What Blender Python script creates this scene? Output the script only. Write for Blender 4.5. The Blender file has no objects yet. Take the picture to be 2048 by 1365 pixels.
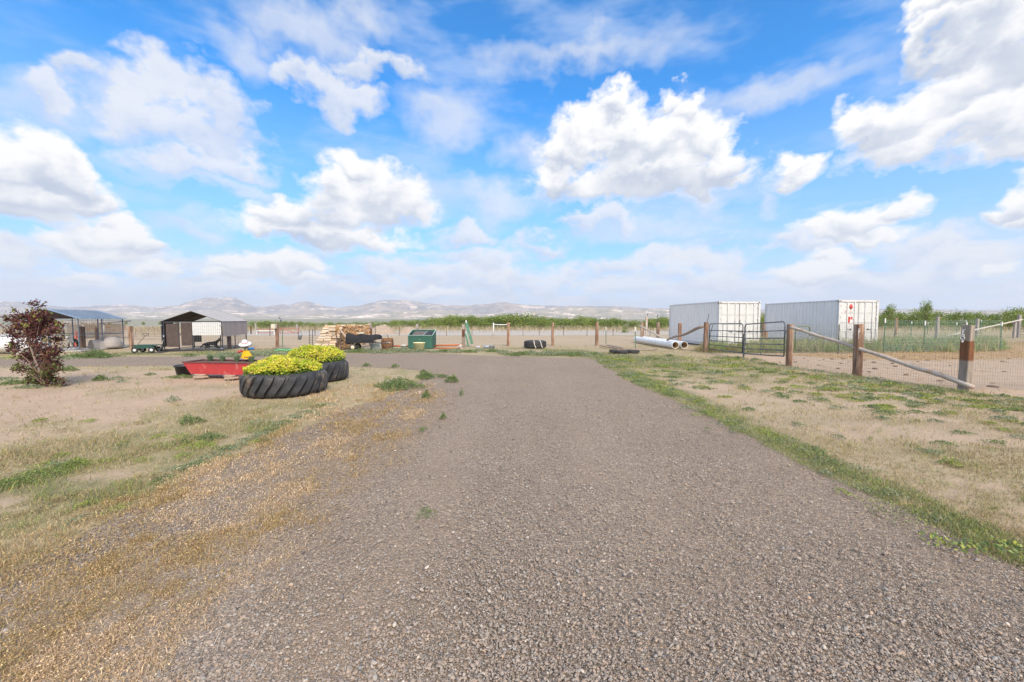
import bpy, bmesh, math, random
import numpy as np
from mathutils import Vector, Matrix, Euler
R = math.radians
scene = bpy.context.scene
col = scene.collection

# ---------------------------------------------------------------- camera
CAM_H, FPX = 1.6, 800.0            # eye height in metres, focal length in photo pixels (2048 wide)
PITCH = math.atan((682.5 - 638.0) / FPX)
cd = bpy.data.cameras.new('camera'); cam = bpy.data.objects.new('camera', cd); col.objects.link(cam)
cam.location = (0, 0, CAM_H); cam.rotation_euler = (math.pi / 2 - PITCH, 0, 0)
cd.sensor_width = 36.0; cd.lens = FPX / 2048 * 36.0
cd.clip_start = 0.05; cd.clip_end = 60000
scene.camera = cam

# ---------------------------------------------------------------- sun
SUN_EL, SUN_AZ = R(42), R(160)      # azimuth clockwise from +Y: behind the viewer, to the right
sun_dir = Vector((math.sin(SUN_AZ) * math.cos(SUN_EL), math.cos(SUN_AZ) * math.cos(SUN_EL), math.sin(SUN_EL)))
sl = bpy.data.lights.new('sun', 'SUN'); sl.energy = 4.2; sl.angle = R(22.0); sl.color = (1.0, 0.87, 0.71)
so = bpy.data.objects.new('sun', sl); col.objects.link(so)
so.rotation_euler = sun_dir.to_track_quat('Z', 'Y').to_euler()

scene.view_settings.view_transform = 'Standard'; scene.view_settings.look = 'None'
scene.view_settings.exposure = 0.12; scene.view_settings.gamma = 1.0
scene.view_settings.use_curve_mapping = False
scene.cycles.volume_bounces = 1
scene.cycles.max_bounces = 4
scene.cycles.transparent_max_bounces = 8

# pixel of the photograph -> direction / ground point / point at a depth
def ray(px, py):
    dx = (px - 1024) / FPX; dy = -(py - 682.5) / FPX
    return Vector((dx, math.cos(PITCH) + dy * math.sin(PITCH), -math.sin(PITCH) + dy * math.cos(PITCH)))
def G(px, py, z=0.0):
    r = ray(px, py); t = (z - CAM_H) / r.z
    return Vector((r.x * t, r.y * t, z))
def D(px, py, Y):
    r = ray(px, py); t = Y / r.y
    return Vector((r.x * t, Y, CAM_H + r.z * t))

# ---------------------------------------------------------------- node helper
class NT:
    def __init__(s, tree):
        s.t = tree; s.n = tree.nodes; s.l = tree.links
    def new(s, typ, **kw):
        n = s.n.new(typ)
        for k, v in kw.items():
            if k.startswith('i_'):
                key = k[2:]
                key = int(key) if key.isdigit() else key.replace('_', ' ')
                s.set(n.inputs[key], v)
            else: setattr(n, k, v)
        return n
    def set(s, inp, v):
        if isinstance(v, bpy.types.NodeSocket): s.l.new(v, inp)
        else: inp.default_value = v
    def math(s, op, a, b=None, c=None, clamp=False):
        n = s.n.new('ShaderNodeMath'); n.operation = op; n.use_clamp = clamp
        s.set(n.inputs[0], a)
        if b is not None: s.set(n.inputs[1], b)
        if c is not None: s.set(n.inputs[2], c)
        return n.outputs[0]
    def vm(s, op, a, b=None, c=None):
        n = s.n.new('ShaderNodeVectorMath'); n.operation = op
        s.set(n.inputs[0], a)
        if b is not None:
            if op == 'SCALE': s.set(n.inputs[3], b)
            else: s.set(n.inputs[1], b)
        if c is not None: s.set(n.inputs[2], c)
        return n.outputs['Value'] if op in ('LENGTH', 'DOT_PRODUCT') else n.outputs[0]
    def noise(s, vec, scale, detail=3, rough=0.5, dist=0.0, out=0, dim='3D'):
        n = s.n.new('ShaderNodeTexNoise'); n.noise_dimensions = dim; s.set(n.inputs['Vector'], vec)
        n.inputs['Scale'].default_value = scale; n.inputs['Detail'].default_value = detail
        n.inputs['Roughness'].default_value = rough; n.inputs['Distortion'].default_value = dist
        return n.outputs[out]
    def voro(s, vec, scale, feature='F1', rnd=1.0):
        n = s.n.new('ShaderNodeTexVoronoi'); n.feature = feature; s.set(n.inputs['Vector'], vec)
        n.inputs['Scale'].default_value = scale; n.inputs['Randomness'].default_value = rnd
        return n
    def maprange(s, v, a, b, c=0.0, d=1.0, smooth=False):
        n = s.n.new('ShaderNodeMapRange'); n.interpolation_type = 'SMOOTHSTEP' if smooth else 'LINEAR'
        for i, x in enumerate((v, a, b, c, d)): s.set(n.inputs[i], x)
        return n.outputs[0]
    def mix(s, f, a, b, blend='MIX'):
        n = s.n.new('ShaderNodeMix'); n.data_type = 'RGBA'; n.blend_type = blend
        s.set(n.inputs[0], f); s.set(n.inputs[6], c4(a)); s.set(n.inputs[7], c4(b))
        return n.outputs[2]
    def ramp(s, f, stops, interp='LINEAR'):
        n = s.n.new('ShaderNodeValToRGB'); s.set(n.inputs[0], f); cr = n.color_ramp; cr.interpolation = interp
        while len(cr.elements) < len(stops): cr.elements.new(0.5)
        for e, (p, c) in zip(cr.elements, stops): e.position = p; e.color = c4(c)
        return n.outputs[0]
def c4(c):
    if isinstance(c, bpy.types.NodeSocket): return c
    return (c[0], c[1], c[2], 1.0) if len(c) == 3 else tuple(c)

# ---------------------------------------------------------------- world: sky + clouds by direction
world = bpy.data.worlds.new('World'); scene.world = world; world.use_nodes = True
W = NT(world.node_tree); W.n.clear()
out = W.new('ShaderNodeOutputWorld'); bg = W.new('ShaderNodeBackground'); bg.inputs['Strength'].default_value = 0.1
W.l.new(bg.outputs[0], out.inputs[0])
sky = W.new('ShaderNodeTexSky', sky_type='NISHITA', sun_disc=False)
sky.sun_elevation = SUN_EL; sky.sun_rotation = SUN_AZ; sky.altitude = 1400; sky.air_density = 1.0; sky.dust_density = 0.4; sky.ozone_density = 2.5

# (px, py, rx, ry) of cloud puffs seen in the photograph, turned into azimuth / elevation; painted far to near
HAZY = [(560,40,85,60),(650,60,95,65),(710,15,80,45),(500,105,70,50),(100,200,90,60),(190,150,85,50),(1560,180,210,42),(1150,110,190,42),(880,230,100,50),(850,385,110,50),(1010,400,110,40),(1060,300,60,44),(1545,390,34,40),
        (1390,400,150,30),(1250,450,160,30),(330,590,420,22),(1000,598,520,20),(1750,598,420,24),(420,370,210,22),(60,560,160,40),(1950,570,200,30),(380,440,90,26)]
MID = [(110,195,52,45),(165,150,50,38),(240,145,60,40),(320,150,70,42),(295,225,90,60),(410,190,80,50),(390,265,120,60),(470,240,70,45),(350,325,90,32),(480,325,70,26),
       (590,155,45,34),(650,170,62,40),(705,130,55,34),(765,128,60,32),(812,145,42,30),(690,200,90,28),
       (1850,500,90,38),(1920,545,130,34),(1700,570,150,26),(1330,520,70,26),(1240,545,110,26),(1440,520,80,34),(1400,560,110,26),(1080,490,70,24),(960,520,80,26),(900,560,110,28),(1060,565,110,26),(760,540,70,26),(700,575,110,20),(160,565,110,24),(330,550,60,22),(30,520,70,28),(460,580,110,18),(1600,500,60,20),(1180,440,90,20),(940,470,60,20)]
CUM = [(310,545,45,13),(180,552,50,13),(600,550,60,13),(480,545,70,15),(1660,520,50,20),(1620,552,80,17),(2000,553,42,13),(850,590,80,10),
       (480,522,60,17),(540,530,90,22),(610,528,42,15),
       (150,495,55,24),(220,508,110,22),(182,470,55,30),(228,448,46,30),(265,480,55,32),(302,492,30,22),
       (680,478,140,22),(620,462,120,26),(520,460,38,24),(545,432,36,26),(562,400,24,20),(596,425,46,30),(720,420,110,42),(800,410,56,44),(755,372,60,44),(672,375,52,42),(708,332,42,34),
       (40,425,150,28),(70,385,140,46),(165,385,62,34),(138,345,46,36),(20,320,90,48),(88,315,60,42),
       (2060,440,60,18),(2000,430,44,16),(2032,408,40,28),
       (1720,465,95,18),(1645,460,50,22),(1692,438,48,26),(1742,430,56,28),(1796,408,36,20),(1592,338,50,22),
       (2060,300,150,40),(1840,300,150,32),(1900,262,150,58),(1730,285,62,34),(1700,262,46,34),(1785,250,70,44),(1860,215,85,50),(2030,220,140,80),(1925,165,80,58),(1990,120,120,75),(2050,50,110,90),(1955,40,95,65),(1890,62,62,40),(1850,72,40,38),(1858,25,44,30),(1925,2,60,40),
       (1400,375,100,20),(1265,368,180,30),(1108,355,42,34),(1300,320,130,52),(1130,300,50,44),(1440,320,32,60),(1180,258,56,46),(1250,262,80,58),(1405,262,46,50),(1345,262,66,44),(1228,212,46,38),(1386,208,40,36),(1345,185,30,28)]
def azel(px, py):
    d = ray(px, py).normalized(); return math.atan2(d.x, d.y), math.asin(d.z)
tc = W.new('ShaderNodeTexCoord'); dirv = W.vm('NORMALIZE', tc.outputs['Generated'])
sepd = W.new('ShaderNodeSeparateXYZ'); W.l.new(dirv, sepd.inputs[0]); zz = sepd.outputs[2]; yy = sepd.outputs[1]
azn = W.math('ARCTAN2', sepd.outputs[0], yy); eln = W.math('ARCSINE', zz)
cb = W.new('ShaderNodeCombineXYZ'); W.l.new(azn, cb.inputs[0]); W.l.new(eln, cb.inputs[1]); flat = cb.outputs[0]
# billows: distort the direction with turbulence, finer toward the horizon
st = W.vm('MULTIPLY', flat, (1.0, 1.35, 1.0))
w1 = W.new('ShaderNodeTexNoise', noise_dimensions='2D'); W.l.new(st, w1.inputs['Vector']); w1.inputs['Scale'].default_value = 8.0; w1.inputs['Detail'].default_value = 4; w1.inputs['Roughness'].default_value = .55
offs = W.vm('SUBTRACT', w1.outputs['Color'], (0.5, 0.5, 0.5))
amp = W.maprange(zz, 0.0, 0.5, 0.06, 0.17)
pw = W.vm('MULTIPLY', W.vm('ADD', flat, W.vm('SCALE', offs, amp)), (1, 1, 0))
psoft = W.vm('MULTIPLY', W.vm('ADD', flat, W.vm('SCALE', offs, 0.14)), (1, 1, 0))
nf = W.math('SUBTRACT', W.noise(st, 26.0, 4, .66, dim='2D'), 0.5); nb = W.math('SUBTRACT', W.noise(st, 6.0, 3, .6, dim='2D'), 0.5)
def puffs(lst, p, k, nk, grow, A, B, top=1.0, tilt=(0.08, 0.82, 0)):
    for i_, (px, py, rx, ry) in enumerate(lst):
        if i_ % 8 == 0 and i_: p = W.vm('MULTIPLY_ADD', B, (1e-7, 1e-7, 0), p)   # keeps the shader's evaluation in short blocks
        a, e = azel(px, py); a1, _ = azel(px + rx, py); a0, _ = azel(px - rx, py); _, e1 = azel(px, py - ry); _, e0 = azel(px, py + ry)
        ra = max(1e-3, (a1 - a0) / 2) * grow; re = max(1e-3, (e1 - e0) / 2) * grow
        q = W.vm('MULTIPLY_ADD', p, (1 / ra, 1 / re, 0), (-a / ra, -e / re, 0))
        al = W.math('MULTIPLY_ADD', W.vm('LENGTH', q), -k, nk, clamp=True)
        if top < 1: al = W.math('MULTIPLY', al, top)
        dt = W.vm('DOT_PRODUCT', q, tilt)
        m_ = W.new('ShaderNodeMix', data_type='FLOAT'); W.set(m_.inputs[0], al); W.set(m_.inputs[2], B); W.set(m_.inputs[3], dt); B = m_.outputs[0]
        A = al if A is None else W.math('MAXIMUM', A, al)
    return A, B
nkh = W.math('MULTIPLY_ADD', nb, 1.4, 1.25); nkm = W.math('MULTIPLY_ADD', W.math('ADD', nb, W.math('MULTIPLY', nf, .7)), 1.5, 1.8); nkc = W.math('MULTIPLY_ADD', nf, 1.35, 2.38)
# broken cloud banks low over the horizon
hz = W.noise(W.vm('MULTIPLY', flat, (1, 4.0, 1)), 5.5, 5, .6, dim='2D')
dens_h = W.math('MULTIPLY', W.maprange(W.math('ADD', hz, W.maprange(zz, 0.0, 0.22, 0.16, -0.14)), .47, .63, smooth=True), W.maprange(zz, 0.1, 0.26, 0.75, 0.0))
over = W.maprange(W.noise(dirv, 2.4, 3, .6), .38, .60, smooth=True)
dens_fill = W.math('MULTIPLY', over, W.math('MAXIMUM', W.maprange(zz, 0.66, 0.80, 0, .9), W.maprange(yy, -0.05, -0.3, 0, .85)))  # unseen cloud added overhead and behind to neutralise the blue ambient light
det = W.math('ADD', W.math('MULTIPLY', nf, .65), W.math('MULTIPLY', nb, .8))
hcol = W.mix(W.maprange(W.noise(W.vm('ADD', W.vm('MULTIPLY', flat, (1, 4.0, 1)), (0, .14, 0)), 5.5, 3, .6, dim='2D'), .42, .60), (8.2, 8.3, 8.6), (5.7, 6.5, 7.7))
base = W.mix(1.0, sky.outputs[0], (0.30, 1.90, 2.85), 'MULTIPLY')
base = W.mix(W.maprange(zz, 0.0, 0.46, 0.92, 0.0), base, (4.7, 6.25, 8.9))
base = W.mix(W.maprange(zz, 0.0, 0.16, 0.9, 0.0), base, (6.8, 7.7, 9.1))
streak = W.math('MULTIPLY', W.maprange(W.noise(W.vm('MULTIPLY', flat, (1, 3.2, 1)), 3.0, 4, .6, dim='2D'), .45, .75, smooth=True), .45)
c = W.mix(dens_h, W.mix(streak, base, (6.2, 7.3, 9.2)), hcol)
def BG(col_):
    n = W.new('ShaderNodeBackground'); n.inputs['Strength'].default_value = 0.1; W.set(n.inputs['Color'], c4(col_)); return n.outputs[0]
def MS(f, a_, b_):
    n = W.new('ShaderNodeMixShader'); W.l.new(f, n.inputs[0]); W.l.new(a_, n.inputs[1]); W.l.new(b_, n.inputs[2]); return n.outputs[0]
W.n.remove(bg)
def sector(x0, x1):
    """the cloud layers of one slice of azimuth: only the puffs that can reach it"""
    pickl = lambda L, f, m: [q for q in L if q[0] + q[2] * f + m > x0 and q[0] - q[2] * f - m < x1]
    Ah, Bh = puffs(pickl(HAZY, 1.9, 120), psoft, 1.25, nkh, 1.25, None, 0.0, 0.62)
    Am, Bm = puffs(pickl(MID, 1.75, 100), W.vm('MULTIPLY_ADD', Bh, (1e-7, 1e-7, 0), psoft), 1.7, nkm, 1.3, Ah, Bh, 0.86)
    Ac, Bc = puffs(pickl(CUM, 1.6, 90), W.vm('MULTIPLY_ADD', Bm, (1e-7, 1e-7, 0), pw), 2.0, nkc, 1.16, None, 0.0)
    litc = W.maprange(W.math('ADD', Bc, det), -0.95, 0.16, smooth=True)
    ccol = W.mix(litc, (4.6, 5.3, 6.7), (9.8, 9.7, 9.6))
    ccol = W.mix(W.maprange(zz, 0.0, 0.18, 0.55, 0.0), ccol, (7.2, 7.6, 8.1))
    litm = W.maprange(W.math('ADD', Bm, det), -0.75, 0.40, smooth=True)
    scol = W.mix(litm, (5.4, 6.2, 7.9), (8.4, 8.5, 8.8))
    return MS(Ac, MS(Am, BG(c), BG(scol)), BG(ccol))
SPL = [480, 980, 1500]
step = lambda px: W.math('GREATER_THAN', azn, azel(px, 400)[0])
shader = MS(step(SPL[1]), MS(step(SPL[0]), sector(-9999, SPL[0]), sector(SPL[0], SPL[1])), MS(step(SPL[2]), sector(SPL[1], SPL[2]), sector(SPL[2], 9999)))
ahead = W.math('MULTIPLY', W.math('GREATER_THAN', yy, 0.05), W.math('MULTIPLY', W.math('GREATER_THAN', zz, -0.02), W.math('LESS_THAN', zz, 0.78)))
shader = MS(ahead, BG(c), shader)
W.l.new(MS(W.math('LESS_THAN', zz, -0.03), MS(dens_fill, shader, BG((10.5, 9.9, 9.2))), BG((4.0, 3.6, 3.0))), out.inputs[0])
world.cycles.sampling_method = 'MANUAL'; world.cycles.sample_map_resolution = 512
# ---------------------------------------------------------------- objects
def tag(o, label=None, cat=None, group=None, kind=None):
    if label: o['label'] = label
    if cat: o['category'] = cat
    if group: o['group'] = group
    if kind: o['kind'] = kind
    return o
def empty(name, loc, rz=0.0, label=None, cat=None, group=None):
    o = bpy.data.objects.new(name, None); col.objects.link(o); o.location = loc; o.rotation_euler = (0, 0, rz)
    o.empty_display_size = 0.1
    return tag(o, label, cat, group)
def copy_tree(o, parent=None, label=None):
    c = o.copy(); col.objects.link(c)
    if parent is not None: c.parent = parent
    if label: c['label'] = label
    for ch in list(o.children): copy_tree(ch, c)
    return c

class MB:
    def __init__(s): s.v = []; s.f = []; s.sm = []
    def add(s, vs, fs, smooth=False, M=None):
        b = len(s.v)
        for v in vs:
            v = Vector(v)
            if M is not None: v = M @ v
            s.v.append(tuple(v))
        for f in fs: s.f.append(tuple(i + b for i in f)); s.sm.append(smooth)
        return s
    def box(s, c, d, rz=0.0, M=None, bev=0.0):
        x, y, z = d[0] / 2, d[1] / 2, d[2] / 2
        T = Matrix.Translation(c) @ Matrix.Rotation(rz, 4, 'Z')
        if M is not None: T = M @ T
        if bev > 0:
            b = min(bev, x * .9, y * .9, z * .9); bm = bmesh.new(); bmesh.ops.create_cube(bm, size=1)
            for v in bm.verts: v.co = Vector((v.co.x * 2 * x, v.co.y * 2 * y, v.co.z * 2 * z))
            bmesh.ops.bevel(bm, geom=list(bm.edges), offset=b, segments=2, profile=.6, affect='EDGES')
            bm.verts.ensure_lookup_table(); bm.verts.index_update()
            s.add([v.co.copy() for v in bm.verts], [[v.index for v in f.verts] for f in bm.faces], False, T); bm.free(); return s
        vs = [(-x, -y, -z), (x, -y, -z), (x, y, -z), (-x, y, -z), (-x, -y, z), (x, -y, z), (x, y, z), (-x, y, z)]
        return s.add(vs, [(0, 3, 2, 1), (4, 5, 6, 7), (0, 1, 5, 4), (1, 2, 6, 5), (2, 3, 7, 6), (3, 0, 4, 7)], False, T)
    def bar(s, p, q, w, h, up=(0, 0, 1)):
        p, q = Vector(p), Vector(q); d = (q - p); L = d.length
        y = d.normalized(); u = Vector(up)
        if abs(u.dot(y)) > .95: u = Vector((1, 0, 0))
        x = y.cross(u).normalized(); z = x.cross(y).normalized()
        M = Matrix((x, y, z)).transposed().to_4x4(); M.translation = (p + q) / 2
        return s.box((0, 0, 0), (w, L, h), M=M)
    def tube(s, pts, rad, n=8, cap=True, smooth=True, closed=False):
        pts = [Vector(p) for p in pts]; m = len(pts)
        if not isinstance(rad, (list, tuple)): rad = [rad] * m
        vs = []; prev = None
        for i, p in enumerate(pts):
            if closed: d = pts[(i + 1) % m] - pts[i - 1]
            else: d = pts[min(i + 1, m - 1)] - pts[max(i - 1, 0)]
            d = d.normalized() if d.length > 1e-9 else Vector((0, 0, 1))
            if prev is None:
                u = Vector((0, 0, 1)) if abs(d.z) < .9 else Vector((1, 0, 0))
            else: u = prev
            x = d.cross(u)
            if x.length < 1e-5: x = d.cross(Vector((0.3, 1, 0.2)))
            x.normalize(); y = x.cross(d).normalized(); prev = y
            for k in range(n):
                a = 2 * math.pi * k / n; vs.append(p + (x * math.cos(a) + y * math.sin(a)) * rad[i])
        fs = []
        for i in range(m if closed else m - 1):
            j = (i + 1) % m
            for k in range(n): fs.append((i * n + k, i * n + (k + 1) % n, j * n + (k + 1) % n, j * n + k))
        if cap and not closed: fs.append(tuple(range(n - 1, -1, -1))); fs.append(tuple((m - 1) * n + k for k in range(n)))
        return s.add(vs, fs, smooth)
    def lathe(s, prof, c=(0, 0, 0), n=24, M=None, sx=1.0, sy=1.0, cap0=True, cap1=True, smooth=True):
        vs = []; c = Vector(c)
        for (r, z) in prof:
            for k in range(n):
                a = 2 * math.pi * k / n; vs.append(c + Vector((r * math.cos(a) * sx, r * math.sin(a) * sy, z)))
        fs = [(i * n + k, i * n + (k + 1) % n, (i + 1) * n + (k + 1) % n, (i + 1) * n + k) for i in range(len(prof) - 1) for k in range(n)]
        if cap0: fs.append(tuple(range(n - 1, -1, -1)))
        if cap1: fs.append(tuple((len(prof) - 1) * n + k for k in range(n)))
        return s.add(vs, fs, smooth, M)
    def build(s, name, mat, parent=None, loc=None, rz=0.0):
        me = bpy.data.meshes.new(name); me.from_pydata(s.v, [], s.f); me.update()
        me.polygons.foreach_set('use_smooth', s.sm)
        if mat is not None: me.materials.append(mat)
        o = bpy.data.objects.new(name, me); col.objects.link(o)
        if parent is not None: o.parent = parent
        if loc is not None: o.location = loc
        if rz: o.rotation_euler = (0, 0, rz)
        return o

def np_mesh(name, V, Fi, mat, nper=3, smooth=False, colors=None, parent=None, cname='tint'):
    """V (n,3) float, Fi (m,nper) int -> one object; colors (n,3) is a per-piece tint."""
    me = bpy.data.meshes.new(name); n = len(V); m = len(Fi)
    me.vertices.add(n); me.vertices.foreach_set('co', np.ascontiguousarray(V, dtype=np.float32).ravel())
    me.loops.add(m * nper); me.loops.foreach_set('vertex_index', np.ascontiguousarray(Fi, dtype=np.int32).ravel())
    me.polygons.add(m); me.polygons.foreach_set('loop_start', np.arange(0, m * nper, nper, dtype=np.int32))
    me.polygons.foreach_set('loop_total', np.full(m, nper, dtype=np.int32))
    me.polygons.foreach_set('use_smooth', np.full(m, smooth, dtype=bool))
    me.update(calc_edges=True)
    if colors is not None:
        for cn, cc in (colors.items() if isinstance(colors, dict) else [(cname, colors)]):
            a = me.attributes.new(cn, 'FLOAT_COLOR', 'POINT')
            buf = np.ones((n, 4), dtype=np.float32); buf[:, :3] = cc; a.data.foreach_set('color', buf.ravel())
    if mat is not None: me.materials.append(mat)
    o = bpy.data.objects.new(name, me); col.objects.link(o)
    if parent is not None: o.parent = parent
    return o

# ---------------------------------------------------------------- materials
def new_mat(name):
    m = bpy.data.materials.new(name); m.use_nodes = True
    N = NT(m.node_tree); b = N.n['Principled BSDF']
    return m, N, b
def mat(name, c1, c2=None, rough=.7, scale=8.0, detail=4, metal=0.0, bump=0.0, bscale=None, stretch=(1, 1, 1), lo=.35, hi=.65, c3=None, s3=2.0, t3=(.55, .7), spec=None):
    m, N, b = new_mat(name)
    tcn = N.new('ShaderNodeTexCoord'); v = N.vm('MULTIPLY', tcn.outputs['Object'], stretch)
    oi = N.new('ShaderNodeObjectInfo'); v = N.vm('ADD', v, N.vm('SCALE', (13.7, 5.1, 9.3), oi.outputs['Random']))
    if c2 is None: c2 = tuple(x * .82 for x in c1)
    nz = N.noise(v, scale, detail, .6)
    c = N.mix(N.maprange(nz, lo, hi), c1, c2)
    if c3 is not None: c = N.mix(N.maprange(N.noise(v, s3, 4, .65), t3[0], t3[1]), c, c3)
    N.l.new(c, b.inputs['Base Color'])
    b.inputs['Roughness'].default_value = rough; b.inputs['Metallic'].default_value = metal
    if spec is not None: b.inputs['Specular IOR Level'].default_value = spec
    if bump > 0:
        bn = N.new('ShaderNodeBump'); bn.inputs['Strength'].default_value = 1.0; bn.inputs['Distance'].default_value = bump
        N.l.new(N.noise(v, bscale or scale, 5, .65), bn.inputs['Height']); N.l.new(bn.outputs[0], b.inputs['Normal'])
    return m
def tint_mat(name, rough=.8, trans=0.0, var=.15):
    m, N, b = new_mat(name)
    at = N.new('ShaderNodeAttribute', attribute_name='tint')
    N.l.new(at.outputs['Color'], b.inputs['Base Color']); b.inputs['Roughness'].default_value = rough
    b.inputs['Specular IOR Level'].default_value = .25
    if trans > 0:
        tr = N.new('ShaderNodeBsdfTranslucent'); N.l.new(at.outputs['Color'], tr.inputs['Color'])
        mx = N.new('ShaderNodeMixShader'); mx.inputs[0].default_value = trans
        N.l.new(b.outputs[0], mx.inputs[1]); N.l.new(tr.outputs[0], mx.inputs[2]); N.l.new(mx.outputs[0], N.n['Material Output'].inputs[0])
    return m
# ---------------------------------------------------------------- ground zones (world coordinates)
rng = np.random.default_rng(11)
def _hash(ix, iy, seed):
    h = (ix.astype(np.int64) * 374761393 + iy.astype(np.int64) * 668265263 + seed * 1442695041) & 0x7fffffff
    h = ((h ^ (h >> 13)) * 1274126177) & 0x7fffffff
    return ((h ^ (h >> 16)) & 0xffff) / 65535.0
def vnoise(x, y, s=1.0, seed=0, octv=3):
    t = np.zeros_like(x, dtype=float); amp = 1.0; tot = 0
    for o in range(octv):
        X = x * s; Y = y * s; ix = np.floor(X); iy = np.floor(Y); fx = X - ix; fy = Y - iy
        fx = fx * fx * (3 - 2 * fx); fy = fy * fy * (3 - 2 * fy)
        a = _hash(ix, iy, seed + o); b = _hash(ix + 1, iy, seed + o); c = _hash(ix, iy + 1, seed + o); d = _hash(ix + 1, iy + 1, seed + o)
        t += amp * ((a * (1 - fx) + b * fx) * (1 - fy) + (c * (1 - fx) + d * fx) * fy); tot += amp; amp *= .55; s *= 2.13
    return t / tot
def sst(v, a, b):
    t = np.clip((v - a) / (b - a), 0, 1); return t * t * (3 - 2 * t)
def P(*pts):
    o = []
    for p in pts:
        if p[0] == 'w': o.append((p[1], p[2]))
        else: g = G(p[0], p[1]); o.append((g.x, g.y))
    return np.array(o)
def sdist(poly, x, y):
    d = np.full(x.shape, 1e9); ins = np.zeros(x.shape, bool)
    n = len(poly)
    for i in range(n):
        ax, ay = poly[i]; bx, by = poly[(i + 1) % n]; ex, ey = bx - ax, by - ay
        t = np.clip(((x - ax) * ex + (y - ay) * ey) / (ex * ex + ey * ey + 1e-12), 0, 1)
        d = np.minimum(d, np.hypot(x - ax - t * ex, y - ay - t * ey))
        c = ((ay > y) != (by > y)); 
        with np.errstate(divide='ignore', invalid='ignore'):
            xi = ax + (y - ay) * ex / (ey if ey != 0 else 1e-12)
        ins ^= c & (x < xi)
    return np.where(ins, d, -d)
def soft(poly, x, y, w, jit=0.0, js=1.2, seed=5):
    s = sdist(poly, x, y)
    if jit: s = s + (vnoise(x, y, js, seed, 4) - .5) * 2 * jit
    return sst(s, -w, w)
pg_drive = P(('w', -3.3, -9), ('w', -3.25, 1.0), ('w', -3.2, 5.0), ('w', -3.0, 7.0), (780, 790), (860, 752), (840, 741), (760, 735), (600, 731), (300, 732), (0, 733), (-900, 735),
             (-900, 713), (0, 714), (200, 714), (450, 711), (600, 707.5), (850, 705), (980, 710), (1080, 714), (1180, 716), (1222, 738), ('w', 3.0, 10.6), ('w', 3.15, 9), ('w', 3.3, 6.5), ('w', 3.25, 4), ('w', 3.35, 2.5), ('w', 3.5, -9))
pg_gold = P(('w', -3.45, -9), ('w', -3.5, 2.0), ('w', -3.35, 5), ('w', -3.5, 7), (640, 812), (600, 790), (700, 770), (800, 765), (860, 762), (893, 790), ('w', -1.35, 6), ('w', -1.25, 3.5), ('w', -1.1, -9))
pg_bareL = P((-900, 742), (0, 738), (330, 738), (480, 745), (700, 742), (640, 760), (500, 790), (400, 805), (300, 850), (150, 862), (0, 885), (-900, 1000))
pg_bareL2 = P((60, 965), (230, 935), (300, 940), (200, 985), (90, 990), (0, 1010), (-200, 1080), (-200, 1040), (0, 985))
pg_greenL = P((-900, 1100), (0, 985), (150, 940), (310, 900), (440, 850), (560, 838), (650, 815), (640, 830), (540, 872), (400, 940), (250, 1000), (120, 1040), (-900, 1300))
pg_olive = P((-300, 985), (0, 905), (120, 880), (190, 865), (330, 852), (420, 800), (500, 800), (640, 800), (600, 830), (450, 880), (200, 950), (0, 1000))
pg_strip = P((1180, 716), (1240, 728), (1330, 758), (1440, 800), (1560, 855), (1700, 925), (1850, 990), (1960, 1040), (2060, 1080), (2300, 1160), ('w', 4.0, 0), ('w', 3.2, -6), ('w', 3.2, 3.5), ('w', 3.2, 6.5), ('w', 3.0, 9), ('w', 2.8, 11.2))
pg_greenR = P((1040, 712), (1090, 700), (1230, 705), (1400, 712), (1480, 722), (1580, 736), (1715, 755), (1900, 778), (1820, 776), (1700, 762), (1560, 758), (1480, 772), (1420, 752), (1330, 770), (1250, 745), (1190, 722), (1100, 716))
pg_tanR = P((1330, 760), (1430, 765), (1500, 770), (1640, 772), (1760, 800), (1860, 850), (1800, 900), (1640, 880), (1500, 830), (1400, 800))
pg_corral = P((1360, 711), (1486, 712), (1577, 732), (1714, 752), (1927, 781), (2048, 795), (3400, 1000), (6000, 720), (2400, 688), (2006, 692), (1990, 704), (1760, 706), (1600, 706), (1486, 706))
pg_straw = P((1600, 706), (1760, 704), (1840, 702), (1990, 703), (2010, 684), (2400, 680), (2600, 688), (2300, 705), (2048, 716), (1900, 722), (1760, 720), (1660, 716), (1590, 712), (1490, 712))
pg_weedR = P((1500, 688), (1760, 686), (2003, 684), (2003, 701), (1900, 703), (1760, 704), (1600, 706), (1490, 708), (1410, 704))
pg_field = P((-2500, 694), (240, 698), (540, 697), (740, 695), (930, 693), (1200, 692), (1290, 689), (1420, 690), (1420, 671), (1000, 671.5), (500, 671), (-2500, 672))
pg_road2 = P((480, 661), (830, 661), (1340, 660), (1420, 660), (1420, 669), (1100, 671), (700, 671), (480, 671))
pg_verge = P((-900, 712), (0, 713), (300, 710), (470, 709), (620, 706), (700, 707), (900, 705), (1100, 713), (1190, 716), (1190, 700), (1060, 697), (930, 696), (720, 698), (540, 697), (330, 706), (150, 700), (-900, 700))

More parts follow.
